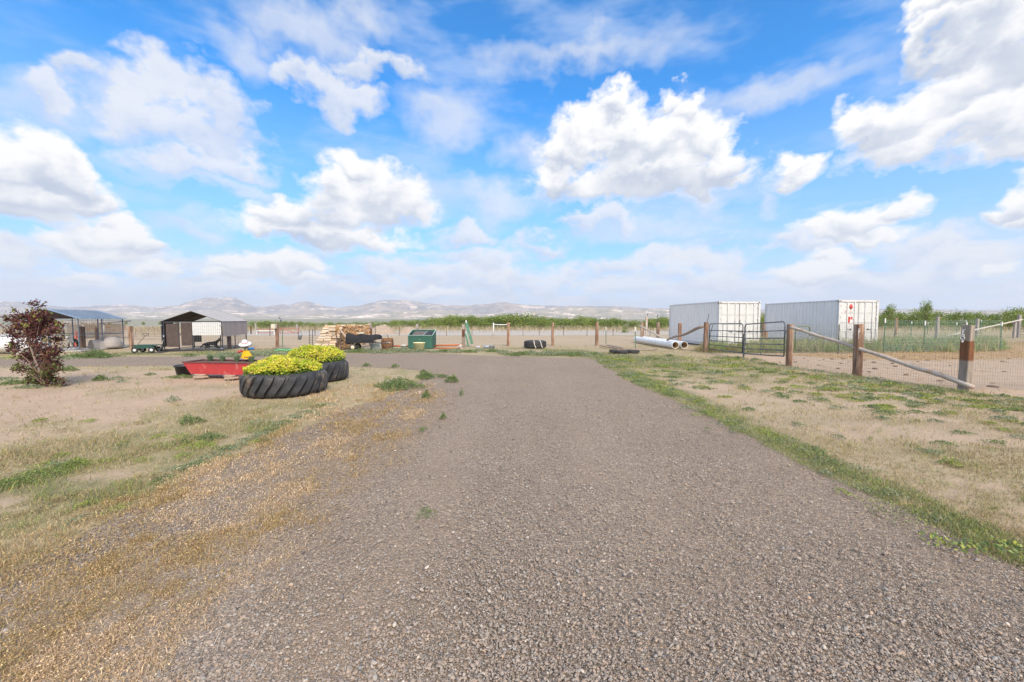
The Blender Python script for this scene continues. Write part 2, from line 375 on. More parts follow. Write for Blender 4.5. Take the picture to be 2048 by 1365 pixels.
def masks(x, y):
    m = {}
    m['drive'] = soft(pg_drive, x, y, .12, .16, 1.5)
    gd = soft(pg_gold, x, y, .22, .22, 1.1, 9)
    wob = .12 * np.sin(y * 1.3) + .25 * (vnoise(x * 0 + 3.1, y, .7, 19, 2) - .5)
    str_ = .30 * np.exp(-((x + 3.15 + wob) / .40) ** 2) + .24 * np.exp(-((x + 2.45 + wob) / .22) ** 2) + .16 * np.exp(-((x + 1.85 + wob) / .2) ** 2)
    dens = .16 + str_ * 1.35 + sst(y, 3.4, 6.5) * .50
    n = .6 * vnoise(x, y * .6, 2.2, 21, 4) + .4 * vnoise(x, y, 9, 22, 3)
    ragged = sst(x, -1.0, -2.3) * .25
    m['gold'] = gd * np.clip(sst(n + dens + ragged - .42, .20, .62) * (.22 + .78 * sst(vnoise(x, y * .55, 3.0, 24, 4), .40, .62)), 0, 1)
    m['bare'] = np.maximum(soft(pg_bareL, x, y, .35, .5, .8, 31), soft(pg_bareL2, x, y, .1, .1, 2, 33)) * sst(vnoise(x, y, 1.0, 35, 4), .2, .5)
    m['green'] = np.maximum.reduce([soft(pg_greenL, x, y, .2, .35, 1.2, 41) * sst(vnoise(x, y, 1.9, 42, 4), .38, .66) * .85,
                                    soft(pg_strip, x, y, .08, .16, 1.6, 44) * sst(x, 4.1, 3.7) * sst(vnoise(x, y, 2.6, 45, 4), .22, .5) * .9,
                                    soft(pg_greenR, x, y, .5, .8, .5, 45) * sst(vnoise(x, y, .5, 46), .25, .6),
                                    soft(pg_verge, x, y, .3, .5, .6, 47) * sst(vnoise(x, y, .35, 48), .42, .62)])
    m['olive'] = soft(pg_olive, x, y, .3, .5, .9, 51) * (.25 + .75 * sst(vnoise(x, y, 1.7, 52, 4), .36, .6))
    m['patch'] = sst(vnoise(x, y * 1.2, .9, 57, 4), .52, .64) * sst(x, 3.4, 4.2) * sst(y, 14, 10)
    m['tan'] = soft(pg_tanR, x, y, .7, .6, .6, 55)
    m['corral'] = soft(pg_corral, x, y, .25, .3, .7, 61)
    m['straw'] = soft(pg_straw, x, y, .5, .6, .6, 65)
    m['weed'] = soft(pg_weedR, x, y, .5, .5, .5, 71)
    m['field'] = soft(pg_field, x, y, .8, .5, .3, 75)
    m['road2'] = soft(pg_road2, x, y, .8, .5, .3, 76)
    return m

def build_ground():
    az = np.concatenate([np.linspace(-math.pi, -R(62), 60, endpoint=False), np.linspace(-R(62), R(62), 470, endpoint=False), np.linspace(R(62), math.pi, 61)])
    rr = np.concatenate([[0.05, .5], np.geomspace(.9, 120, 300), np.geomspace(130, 14000, 40)])
    A, Q = np.meshgrid(az, rr, indexing='ij'); x = Q * np.sin(A); y = Q * np.cos(A)
    m = masks(x.ravel(), y.ravel()); xf, yf = x.ravel(), y.ravel()
    z = (vnoise(xf, yf, .5, 3, 3) - .5) * .05 + (vnoise(xf, yf, 3.0, 4, 3) - .5) * .012 * (1 - m['drive'] * .6)
    z = z * np.clip(1 - (np.hypot(xf, yf) - 30) / 40, 0, 1) - .02 + m['gold'] * .012
    V = np.stack([xf, yf, z], 1); na, nr = len(az), len(rr)
    i, j = np.meshgrid(np.arange(na - 1), np.arange(nr - 1), indexing='ij'); a = (i * nr + j).ravel()
    F = np.stack([a, a + 1, a + nr + 1, a + nr], 1)[:, ::-1]
    ca = np.stack([m['drive'], m['green'], m['gold']], 1); cb = np.stack([np.maximum.reduce([m['bare'], m['corral'], m['patch'] * .8]), m['straw'], np.maximum(m['field'], m['tan'])], 1)
    cc = np.stack([m['road2'], m['olive'], m['weed']], 1)
    o = np_mesh('ground', V, F, ground_mat(), 4, True, {'za': ca, 'zb': cb, 'zc': cc})
    return tag(o, kind='structure')

def gravel_nodes(N, v):
    v1 = N.voro(v, 75); v2 = N.voro(v, 170)
    stones = [(0, (.12, .105, .095)), (.16, (.22, .19, .165)), (.32, (.37, .30, .24)), (.48, (.27, .22, .185)), (.62, (.42, .34, .27)), (.74, (.40, .29, .215)), (.84, (.46, .40, .33)), (.93, (.29, .28, .265)), (1, (.66, .57, .47))]
    s1 = N.new('ShaderNodeSeparateColor'); N.l.new(v1.outputs['Color'], s1.inputs[0])
    s2 = N.new('ShaderNodeSeparateColor'); N.l.new(v2.outputs['Color'], s2.inputs[0])
    c1 = N.ramp(s1.outputs[0], stones); c2 = N.ramp(s2.outputs[0], stones)
    big = N.maprange(s1.outputs[1], .62, .66)
    c = N.mix(big, c2, c1)
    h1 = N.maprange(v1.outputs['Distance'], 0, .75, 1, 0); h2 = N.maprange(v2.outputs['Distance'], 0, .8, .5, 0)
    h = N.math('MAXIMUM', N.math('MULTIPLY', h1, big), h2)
    v3 = N.voro(v, 34); s3 = N.new('ShaderNodeSeparateColor'); N.l.new(v3.outputs['Color'], s3.inputs[0])
    sp3 = N.math('MULTIPLY', N.maprange(s3.outputs[1], .74, .76), N.maprange(v3.outputs['Distance'], .42, .34))
    c = N.mix(sp3, c, N.ramp(s3.outputs[0], [(0, (.10, .09, .085)), (.4, (.26, .22, .19)), (.7, (.50, .42, .34)), (1, (.72, .62, .52))]))
    dust = N.noise(v, 1.3, 5, .65)
    c = N.mix(N.maprange(dust,   .44, .74, .0, .5), c, (.355, .275, .21))
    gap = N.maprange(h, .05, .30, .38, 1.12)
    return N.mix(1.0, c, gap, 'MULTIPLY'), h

def ground_mat():
    m, N, b = new_mat('ground surface')
    geo = N.new('ShaderNodeNewGeometry'); v = geo.outputs['Position']
    def sep(nm):
        a = N.new('ShaderNodeAttribute', attribute_name=nm); s = N.new('ShaderNodeSeparateColor'); N.l.new(a.outputs['Color'], s.inputs[0]); return s.outputs
    drive, green, gold = sep('za'); bare, straw, field = sep('zb'); road2, olive, weed = sep('zc')
    n1 = N.noise(v, 9, 6, .7); n2 = N.noise(v, 55, 4, .7); n3 = N.noise(v, 1.1, 5, .6); n4 = N.noise(v, 240, 2, .6)
    # the natural base: thin dry grass over dusty soil
    dry = N.mix(N.maprange(n2, .3, .7), (.45, .36, .22), (.28, .235, .13))
    dry = N.mix(N.maprange(n1, .40, .70), dry, (.52, .41, .29))
    dry = N.mix(N.maprange(n3, .5, .72), dry, (.27, .26, .125))
    n5 = N.noise(v, 22, 4, .75)
    dry = N.mix(N.maprange(n5, .50, .66, 0, .85), dry, (.24, .215, .125))
    dry = N.mix(N.maprange(n5, .36, .28, 0, .6), dry, (.60, .50, .37))
    soil = N.mix(N.maprange(n1, .3, .7), (.52, .395, .285), (.43, .32, .225))
    soil = N.mix(N.maprange(n3, .48, .75, 0, .6), soil, (.33, .245, .165))
    soil = N.mix(N.maprange(n4, .58, .72, 0, .6), soil, (.24, .18, .13))
    soil = N.mix(N.maprange(N.noise(v, 14, 5, .75), .54, .66, 0, .65), soil, (.34, .265, .165))
    fcol = N.mix(N.maprange(N.noise(N.vm('MULTIPLY', v, (.15, 1, 1)), .9, 5, .65), .3, .7), (.50, .39, .27), (.38, .31, .215))
    fcol = N.mix(N.maprange(n2, .45, .7, 0, .5), fcol, (.33, .27, .17))
    c = N.mix(field, dry, fcol)
    c = N.mix(bare, c, soil)
    gcol = N.mix(N.maprange(n2, .3, .7), (.13, .145, .055), (.22, .21, .10))
    c = N.mix(N.math('MULTIPLY', green, N.maprange(n1, .25, .55, .4, 1)), c, gcol)
    c = N.mix(N.math('MULTIPLY', olive, .6), c, N.mix(n2, (.25, .22, .10), (.15, .16, .07)))
    c = N.mix(weed, c, (.12, .12, .07))
    c = N.mix(N.math('MULTIPLY', straw, N.maprange(n1, .35, .55)), c, N.mix(N.maprange(n2, .35, .65), (.50, .34, .16), (.28, .18, .09)))
    c = N.mix(road2, c, (.46, .42, .37))
    far = N.maprange(N.vm('LENGTH', v), 85, 130, smooth=True)
    c = N.mix(far, c, N.mix(N.noise(v, .02, 4, .6), (.36, .34, .27), (.24, .25, .19)))
    gr, gh = gravel_nodes(N, v)
    tracks = N.noise(N.vm('MULTIPLY', v, (1.0, .12, 1)), 1.1, 3, .5)
    gr = N.mix(N.maprange(tracks, .44, .64, 0, .25), gr, (.335, .26, .20))
    dm = N.maprange(N.math('ADD', drive, N.math('MULTIPLY', N.math('SUBTRACT', n2, .5), .9)), .35, .65)
    px_ = N.new('ShaderNodeSeparateXYZ'); N.l.new(v, px_.inputs[0]); wx = N.math('ADD', px_.outputs[0], N.math('MULTIPLY', N.math('SUBTRACT', N.noise(N.vm('MULTIPLY', v, (.3, .35, 1)), 1.0, 2, .5), .5), 1.1))
    for x0 in (-.75, 1.15):      # packed wheel tracks: more dust between the stones
        tw = N.maprange(N.math('ABSOLUTE', N.math('SUBTRACT', wx, x0)), .20, .45, .14, 0, smooth=True)
        gr = N.mix(N.math('MULTIPLY', tw, N.maprange(n1, .3, .6, .4, 1)), gr, (.40, .325, .265))
    gr = N.mix(N.maprange(N.noise(v, .45, 4, .6), .48, .68, 0, .25), gr, (.20, .165, .14))
    gr = N.mix(1.0, gr, (1.05, 1.02, .96), 'MULTIPLY')
    c = N.mix(dm, c, gr)
    gm = N.math('MULTIPLY', gold, N.maprange(n2, .4, .65, 0, .7))
    c = N.mix(gm, c, N.mix(n4, (.40, .27, .13), (.24, .16, .08)))
    N.l.new(c, b.inputs['Base Color']); b.inputs['Roughness'].default_value = .95; b.inputs['Specular IOR Level'].default_value = .2
    hh = N.math('ADD', N.math('MULTIPLY', gh, dm), N.math('MULTIPLY', N.math('ADD', n2, N.math('MULTIPLY', n1, 1.6)), N.math('SUBTRACT', 1.0, dm)))
    bn = N.new('ShaderNodeBump'); bn.inputs['Strength'].default_value = .9; bn.inputs['Distance'].default_value = .009
    N.l.new(hh, bn.inputs['Height']); N.l.new(bn.outputs[0], b.inputs['Normal'])
    return m
ground = build_ground()

# ---------------------------------------------------------------- scatter helpers
def sample(n, x0=-350, x1=2400, y0=655, y1=1365, near=.35):
    """ground points, denser toward the viewer (level of detail), spread beyond both edges of view"""
    k = int(n * near); px = rng.uniform(x0, x1, n); py = rng.uniform(y0, y1, n)
    dx = (px - 1024) / FPX; dy = -(py - 682.5) / FPX
    ry = math.cos(PITCH) + dy * math.sin(PITCH); rz = -math.sin(PITCH) + dy * math.cos(PITCH)
    t = -CAM_H / rz
    x = dx * t; y = ry * t
    return x, y
def blades(x, y, h, w, lean, tint, z0=-.01, curl=.5, az=None):
    n = len(x); a = rng.uniform(0, 2 * math.pi, n) if az is None else az
    ca, sa = np.cos(a), np.sin(a); b = rng.uniform(0, 2 * math.pi, n); cb, sb = np.cos(b), np.sin(b)
    B = np.stack([x, y, np.full(n, z0)], 1); Wd = np.stack([cb, sb, np.zeros(n)], 1) * (w / 2)[:, None]
    L = np.stack([ca, sa, np.zeros(n)], 1)
    mid = B + L * (h * np.sin(lean) * .5)[:, None] + np.array([0, 0, 1]) * (h * np.cos(lean) * .55)[:, None]
    l2 = np.minimum(lean + curl, 1.75)
    tip = mid + L * (h * np.sin(l2) * .5)[:, None] + np.array([0, 0, 1]) * (h * np.cos(l2) * .5)[:, None]
    V = np.stack([B - Wd, B + Wd, mid - Wd * .75, mid + Wd * .75, tip], 1).reshape(-1, 3)
    k = np.arange(n)[:, None] * 5
    F = np.concatenate([k + np.array([0, 1, 3]), k + np.array([0, 3, 2]), k + np.array([2, 3, 4])], 1).reshape(-1, 3)
    return V, F, np.repeat(tint, 5, 0)
def leaves(c, size, nrm_up, tint, aspect=.5):
    n = len(c); d = rng.normal(size=(n, 3)); d[:, 2] = d[:, 2] * .5 + nrm_up; d /= np.linalg.norm(d, axis=1)[:, None] + 1e-9
    u = rng.normal(size=(n, 3)); u -= d * (u * d).sum(1)[:, None]; u /= np.linalg.norm(u, axis=1)[:, None] + 1e-9
    v = np.cross(d, u); s = np.asarray(size).reshape(-1, 1) * np.ones((n, 1))
    V = np.stack([c - u * s * .5, c + v * s * aspect * .5, c + u * s * .5, c - v * s * aspect * .5], 1).reshape(-1, 3)
    k = np.arange(n)[:, None] * 4
    F = np.concatenate([k + np.array([0, 1, 2]), k + np.array([0, 2, 3])], 1).reshape(-1, 3)
    return V, F, np.repeat(tint, 4, 0)
def merge(parts):
    Vs, Fs, Cs = [], [], []; b = 0
    for V, F, C in parts: Vs.append(V); Fs.append(F + b); Cs.append(C); b += len(V)
    return np.concatenate(Vs), np.concatenate(Fs), np.concatenate(Cs)
def pick(pal, n, jit=.18, p=None):
    pal = np.array(pal); i = rng.choice(len(pal), n, p=p); c = pal[i] * (1 + rng.normal(0, jit, (n, 1))); return np.clip(c + rng.normal(0, .012, (n, 3)), .008, .9)
# ---------------------------------------------------------------- ground cover
GRASS = tint_mat('blade tint', .75, .25)
DEB = tint_mat('dry stem tint', .85, .15)
def scatter_cover():
    # low dry + green grass of the verges and lawns
    x, y = sample(800000, y0=664, y1=1365); m = masks(x, y); Q = np.hypot(x, y)
    nn = vnoise(x, y, 1.6, 81, 4); n2 = vnoise(x, y, .45, 83, 3)
    open_ = (1 - m['drive']) * (1 - m['corral']) * (1 - m['road2'])
    pr = open_ * (.34 + .6 * (x > 2.5) + .55 * m['green'] + .45 * m['olive'] + .1 * sst(nn, .45, .7)) * (1 - .86 * m['bare']) * (1 - .8 * m['patch']) * (1 - .35 * m['tan']) * (1 - .9 * m['field']) * (.35 + .65 * sst(nn, .34, .6)) * (1 - .75 * m['gold'])
    keep = rng.uniform(size=len(x)) < pr * 1.1
    x, y, Q = x[keep], y[keep], Q[keep]; m = {k: v[keep] for k, v in m.items()}; nn = nn[keep]; n2 = n2[keep]; n = len(x)
    sc = np.clip(Q / 6, .75, 4)
    g = np.clip(m['green'] * .55 + sst(nn, .48, .75) * .35 + m['olive'] * .12 - m['tan'] * .3 - (x < -3) * .12, 0, 1)
    isg = rng.uniform(size=n) < g
    right = x > 0
    gp = pick([(.20, .25, .08), (.27, .29, .11), (.30, .34, .09), (.24, .28, .16), (.38, .38, .12)], n)
    dp = pick([(.52, .40, .22), (.44, .33, .16), (.60, .49, .31), (.36, .29, .15), (.40, .35, .17)], n)
    t = np.where(isg[:, None], gp, dp * np.where((x > 2.5) & (nn < .56), .86, 1)[:, None])
    h = rng.uniform(.015, .06, n) * (1 + .9 * sst(vnoise(x, y, 4.0, 87, 3), .6, .75)) * np.where(isg, 1.15, .9) * (1 + .9 * m['olive'] * (~right)) * np.clip(Q / 8, .8, 2.0)
    w = rng.uniform(.003, .0062, n) * sc * np.where(isg, 1.1, .9)
    return [blades(x, y, h, w, rng.uniform(.1, 1.15, n), t)]
def scatter_gold():
    x, y = sample(500000, x0=-300, x1=1000, y0=750, y1=1365); m = masks(x, y); Q = np.hypot(x, y)
    keep = rng.uniform(size=len(x)) < m['gold'] * (.35 + .65 * sst(vnoise(x, y, 7, 91, 3), .38, .62))
    x, y, Q = x[keep], y[keep], Q[keep]; n = len(x); nn = vnoise(x, y, 1.2, 93, 3)
    t = np.where((nn > .5)[:, None], pick([(.58, .42, .25), (.66, .51, .34), (.48, .34, .19)], n), pick([(.47, .32, .15), (.39, .27, .12), (.55, .40, .21), (.42, .34, .16), (.32, .22, .11)], n))
    h = rng.uniform(.015, .065, n) * np.clip(Q / 5, .8, 1.8); w = rng.uniform(.0018, .0065, n) * np.clip(Q / 4, .8, 2.4)
    a = blades(x, y, h, w, rng.uniform(.2, 1.5, n), t, curl=1.0)
    k = n // 3; z = rng.uniform(0, .03, k)
    c = np.stack([x[:k] + rng.normal(0, .01, k), y[:k] + rng.normal(0, .01, k), z], 1)
    b = leaves(c, rng.uniform(.006, .016, k) * np.clip(Q[:k] / 4, .8, 2.2), .6, t[:k] * 1.15, .6)
    # stiff curled stalks standing a little proud of the mat
    j = rng.choice(n, n // 14); s_ = blades(x[j], y[j], rng.uniform(.04, .11, len(j)) * np.clip(Q[j] / 6, .8, 1.6), rng.uniform(.002, .004, len(j)) * np.clip(Q[j] / 4, .8, 2), rng.uniform(.1, 1.3, len(j)), pick([(.66, .52, .34), (.56, .42, .24), (.42, .28, .14)], len(j)), curl=1.3)
    return [a, b, s_]
def tufts():
    L = []
    px = rng.uniform(-250, 2300, 2600); py = 715 + rng.uniform(0, 1, 2600) ** 1.6 * 560
    for i in range(len(px)):
        g = G(px[i], py[i]); 
        if g.x > -3.3 and g.x < 3.35: continue
        m = masks(np.array([g.x]), np.array([g.y]))
        if m['drive'][0] > .4 or m['corral'][0] > .3 or m['road2'][0] > .3 or rng.random() < m['bare'][0] * .8: continue
        k = int(rng.integers(10, 26)); r_ = rng.uniform(.015, .05) * max(1, g.y / 9); x = g.x + rng.normal(0, r_, k); y = g.y + rng.normal(0, r_, k); sc = max(.8, min(2.6, g.y / 6))
        pal = [[(.50, .40, .22), (.58, .48, .30)], [(.28, .32, .12), (.36, .38, .16)], [(.40, .36, .18), (.48, .40, .22)]][rng.integers(3)]
        L.append(blades(x, y, rng.uniform(.04, .11, k) * min(1.7, max(.8, g.y / 9)), rng.uniform(.003, .0055, k) * sc, rng.uniform(.05, .9, k), pick(pal, k), curl=.6))
    # bleached loose stalks lying on the gravel
    k = 420; x, y = sample(k, x0=0, x1=1500, y0=860, y1=1400); L.append(blades(x, y, rng.uniform(.04, .13, k), rng.uniform(.002, .004, k), rng.uniform(1.45, 1.6, k), pick([(.66, .60, .50), (.52, .42, .30)], k), z0=.004, curl=-.1))
    return L
def clump(cx, cy, rx, ry, h, n, pal, leaf=.03, aspect=.35, jit=.2, seedy=0):
    """a mound of small leaves, uneven outline"""
    a = rng.uniform(0, 2 * math.pi, n); r = np.sqrt(rng.uniform(0, 1, n)); k = 1 + .35 * np.sin(a * 3 + seedy) + .2 * np.sin(a * 7 + seedy * 2)
    x = cx + np.cos(a) * r * rx * k; y = cy + np.sin(a) * r * ry * k
    top = h * np.clip(1 - r ** 2, .12, 1) * (.55 + .9 * vnoise(x, y, 4 / max(.3, min(rx, ry)), 100 + seedy, 2))
    z = top * rng.uniform(.05, 1, n) ** .6
    return leaves(np.stack([x, y, z], 1), rng.uniform(.6, 1.3, n) * leaf, .4, pick(pal, n, jit), aspect)
GRN = [(.15, .22, .08), (.20, .27, .10), (.25, .31, .12), (.17, .22, .11)]
BLUEG = [(.26, .31, .18), (.33, .37, .23), (.22, .26, .15), (.38, .41, .27)]
YG = [(.32, .38, .10), (.40, .44, .13), (.26, .31, .09)]
def px_clump(px, py, wpx, hpx, n, pal, **k):
    g = G(px, py); s = g.y / FPX
    return clump(g.x, g.y, wpx * .5 * s, max(wpx * .35 * s, .1), hpx * s, n, pal, **k)
def weeds():
    L = []
    for px, py, w, h, n, pal, lf in [ (795, 776, 84, 20, 2600, GRN, .05), (850, 757, 30, 18, 1000, GRN, .05), (905, 763, 24, 14, 700, GRN, .05), (852, 795, 16, 14, 500, GRN, .04), (886, 835, 10, 12, 300, GRN, .03),
        (858, 752, 50, 5, 500, GRN, .04), (885, 754, 22, 6, 350, GRN, .04), (923, 790, 8, 14, 160, GRN, .03), (845, 860, 14, 6, 220, GRN, .02), (852, 1027, 40, 5, 500, GRN, .012), (733, 732, 14, 6, 200, GRN, .05), (790, 734, 14, 6, 200, GRN, .05),
        (200, 760, 26, 10, 500, GRN, .05), (235, 758, 40, 5, 300, BLUEG, .04), (245, 764, 22, 5, 160, BLUEG, .04), (140, 742, 26, 12, 400, GRN, .05), (300, 750, 18, 5, 200, BLUEG, .05),
        (190, 715, 60, 15, 2600, GRN, .07), (150, 716, 60, 8, 1200, GRN, .07), (130, 717, 90, 5, 1200, BLUEG, .06), (50, 716, 90, 5, 800, YG, .06), (210, 714, 50, 6, 700, GRN, .07),
        (455, 713, 62, 9, 1500, BLUEG, .07), (500, 712, 60, 9, 1400, BLUEG, .07), (540, 709, 60, 7, 1100, BLUEG, .07), (380, 712, 26, 5, 260, GRN, .07), (30, 768, 60, 8, 700, GRN, .05), (10, 760, 50, 6, 500, BLUEG, .05), (60, 775, 50, 6, 500, BLUEG, .05),
        (360, 755, 50, 5, 500, GRN, .05), (1765, 814, 40, 6, 900, YG, .03), (1850, 792, 42, 6, 900, YG, .03), (1770, 826, 60, 6, 500, GRN, .03), (1633, 790, 24, 5, 500, YG, .03), (1670, 779, 40, 4, 500, YG, .03), (1560, 778, 26, 4, 400, YG, .03),
        (1722, 800, 30, 4, 300, BLUEG, .03), (1960, 815, 36, 5, 400, YG, .03), (1905, 930, 26, 16, 240, YG, .03), (1990, 885, 40, 5, 300, GRN, .02), (1860, 905, 50, 7, 500, BLUEG, .02), (1680, 875, 16, 6, 240, BLUEG, .02),
        (1688, 985, 22, 5, 160, YG, .018), (1655, 948, 18, 8, 160, BLUEG, .02), (1745, 985, 20, 5, 130, BLUEG, .018), (1600, 925, 20, 4, 100, YG, .02),
        (30, 968, 80, 12, 2400, GRN + YG, .016), (80, 952, 80, 14, 2400, GRN + YG, .016), (130, 938, 70, 14, 2200, GRN + YG, .016), (-40, 985, 90, 12, 1800, GRN + YG, .018), (155, 930, 40, 16, 1400, YG, .018),
        (380, 845, 44, 16, 900, GRN, .03), (420, 878, 50, 14, 900, GRN, .025), (400, 893, 70, 10, 900, YG, .022), (345, 802, 24, 10, 300, BLUEG, .03), (1415, 860, 14, 6, 100, BLUEG, .02)]:
        L.append(px_clump(px, py, w, h, n, pal, leaf=lf, seedy=px % 17))
    for i in range(80):
        px = rng.uniform(-150, 680); py = rng.uniform(825, 1040) - (px - 200) * .06; g = G(px, py); mm = masks(np.array([g.x]), np.array([g.y]))
        if mm['drive'][0] > .4 or mm['bare'][0] > .6: continue
        L.append(px_clump(px, py, rng.uniform(14, 44), rng.uniform(2, 8), 150, [GRN, BLUEG, YG, [(.44, .36, .2), (.36, .29, .15)]][rng.integers(4)], leaf=.010 + .003 * g.y, seedy=i))
    # the bluish line of weeds following the old rut on the left
    for t in np.linspace(0, 1, 26):
        px = 650 - 330 * t; py = 806 + 150 * t ** .9 + rng.normal(0, 3)
        L.append(px_clump(px, py, 34, 5, 200, BLUEG if rng.random() < .6 else GRN, leaf=.020 + .01 * (1 - t), seedy=int(t * 50)))
    # verge weeds along the far side of the road
    for px in range(700, 1200, 12):
        py = 703.5 + (6 if px > 1000 else 0) + rng.normal(0, 1.2)
        L.append(px_clump(px + rng.normal(0, 4), py, 30, rng.uniform(2.5, 7), 480, BLUEG if rng.random() < .6 else GRN, leaf=.07, seedy=px))
    # leafy strip along the right edge of the drive
    for i in range(230):
        t = rng.random() ** .6; Y = 2.2 + 9.5 * t; X = 3.45 + rng.normal(0, .13) + .12 * math.sin(Y * 1.7) + .06 * math.sin(Y * 5)
        L.append(clump(X, Y, .12, .15, rng.uniform(.015, .06), int(80 if Y > 5 else 120), [GRN, YG, BLUEG][rng.integers(3)], leaf=.010 + .0022 * Y, aspect=.4, seedy=i))
    # broad pale leaves at the near right corner
    for i in range(6):
        Y = rng.uniform(2.2, 3.0); X = 3.35 + rng.normal(0, .18)
        L.append(clump(X, Y, .10, .10, rng.uniform(.03, .07), 60, [(.22, .30, .12), (.30, .36, .14), (.38, .40, .10)], leaf=.028, aspect=.75, seedy=i))
    # green tufts scattered on the right lawn
    for i in range(420):
        px = rng.uniform(1120, 2200); py = 712 + abs(rng.normal(0, 1)) * 42 + max(0, px - 1500) * .11
        g = G(px, py); mm = masks(np.array([g.x]), np.array([g.y]))
        if mm['corral'][0] > .3 or mm['drive'][0] > .4: continue
        L.append(px_clump(px, py, rng.uniform(16, 40), rng.uniform(2, 5), 150, [GRN, BLUEG, YG][rng.integers(3)], leaf=.012 + .0032 * g.y, seedy=i))
    return L
def tall_weeds():
    L = []
    for i in range(330):
        px = rng.uniform(1415, 2003); py = rng.uniform(687, 704) if px > 1560 else rng.uniform(690, 703); 
        if px > 1758: py = rng.uniform(683, 701)
        g = G(px, py); L.append(clump(g.x, g.y, .35, .35, rng.uniform(.15, .8) ** 1.2 * (1 if px > 1500 else .75), 230, [[(.30, .38, .18), (.24, .33, .13), (.38, .44, .22)], [(.22, .33, .09), (.30, .40, .13)], [(.30, .34, .15), (.52, .45, .27)]][rng.integers(3)], leaf=.075, aspect=.3, seedy=i))
    for i in range(260):
        px = rng.uniform(1500, 2003); g = G(px, rng.uniform(685, 705)); k = 16; x = g.x + rng.normal(0, .10, k); y = g.y + rng.normal(0, .08, k)
        L.append(blades(x, y, rng.uniform(.25, .8, k), rng.uniform(.012, .028, k), rng.uniform(.0, .5, k), pick([(.50, .42, .25), (.34, .42, .16), (.42, .44, .22)], k)))
    for i in range(40):
        px = rng.uniform(1390, 1480); g = G(px, rng.uniform(696, 706)); L.append(clump(g.x, g.y, .2, .2, rng.uniform(.25, .5), 120, [(.40, .32, .16), (.30, .25, .12), (.2, .22, .09)], leaf=.09, aspect=.16, seedy=i))
    return L
def far_grass():
    n = 60000; Y = rng.uniform(46, 68, n); X = rng.uniform(-60, 115, n); nn = vnoise(X, Y, .12, 121, 3)
    k = (rng.uniform(size=n) < sst(nn, .3, .6) + .25) & ~((Y < 54) & (rng.uniform(size=n) < .8)); X, Y = X[k], Y[k]; n = len(X)
    t = pick([(.50, .40, .26), (.42, .33, .2), (.58, .48, .34), (.3, .29, .14)], n, .15)
    return [blades(X, Y, rng.uniform(.2, .75, n) * (.5 + vnoise(X, Y, .25, 125, 3)), rng.uniform(.02, .06, n), rng.uniform(.0, .5, n), t)]
def straw():
    x, y = sample(90000, x0=1350, x1=2500, y0=683, y1=800); m = masks(x, y)
    k = rng.uniform(size=len(x)) < m['straw'] * sst(vnoise(x, y, .9, 131, 3), .35, .6) * .8 + m['corral'] * .02; x, y = x[k], y[k]; n = len(x)
    hi = sst(vnoise(x, y, .5, 133, 3), .4, .7) * m['straw'][k] * .12
    V, F, C = blades(x, y, rng.uniform(.08, .22, n), rng.uniform(.008, .02, n), rng.uniform(.9, 1.5, n), pick([(.55, .37, .16), (.45, .29, .12), (.30, .18, .08), (.62, .46, .24)], n), curl=.4)
    V[:, 2] += np.repeat(hi * rng.uniform(.1, 1, n), 5)
    return [(V, F, C)]
def field_twigs():
    x, y = sample(60000, x0=-350, x1=1000, y0=755, y1=1200); m = masks(x, y)
    k = rng.uniform(size=len(x)) < m['bare'] * .13 * sst(vnoise(x, y, 2, 141), .4, .65); x, y = x[k], y[k]; n = len(x); Q = np.hypot(x, y)
    return [blades(x, y, rng.uniform(.02, .05, n) * np.clip(Q / 6, .8, 2), rng.uniform(.003, .007, n) * np.clip(Q / 6, 1, 2.5), rng.uniform(.3, 1.4, n), pick([(.40, .30, .17), (.30, .22, .12), (.22, .22, .1)], n))]
for nm, fn, mt in [('lawn_grass', scatter_cover, GRASS), ('dried_ground_cover', scatter_gold, DEB), ('low_weeds', weeds, GRASS), ('grass_tufts', tufts, GRASS), ('weed_thicket', tall_weeds, GRASS),
                   ('tall_dry_grass', far_grass, DEB), ('loose_straw', straw, DEB), ('dead_grass_tufts', field_twigs, DEB)]:
    Vv, Ff, Cc = merge(fn())
    o = np_mesh(nm, Vv, Ff, mt, 3, False, Cc)
    lab, cat = {'lawn_grass': ('short half dry grass covering the verges on both sides of the gravel drive', 'grass'),
           'dried_ground_cover': ('golden brown dried weeds matted over the gravel on the left of the drive', 'dry weeds'),
           'low_weeds': ('low green weeds growing in patches along the drive and lawn', 'weeds'),
           'grass_tufts': ('scattered upright tufts of dry and green grass on the verges', 'grass'),
           'weed_thicket': ('knee high green weeds growing in front of the white containers', 'weeds'),
           'tall_dry_grass': ('pale tall dry grass standing beyond the dirt field', 'grass'),
           'loose_straw': ('scattered golden straw lying along the edge of the dirt corral', 'straw'),
           'dead_grass_tufts': ('sparse dead tufts dotting the bare soil on the left', 'grass')}[nm]
    tag(o, lab, cat, kind='stuff')

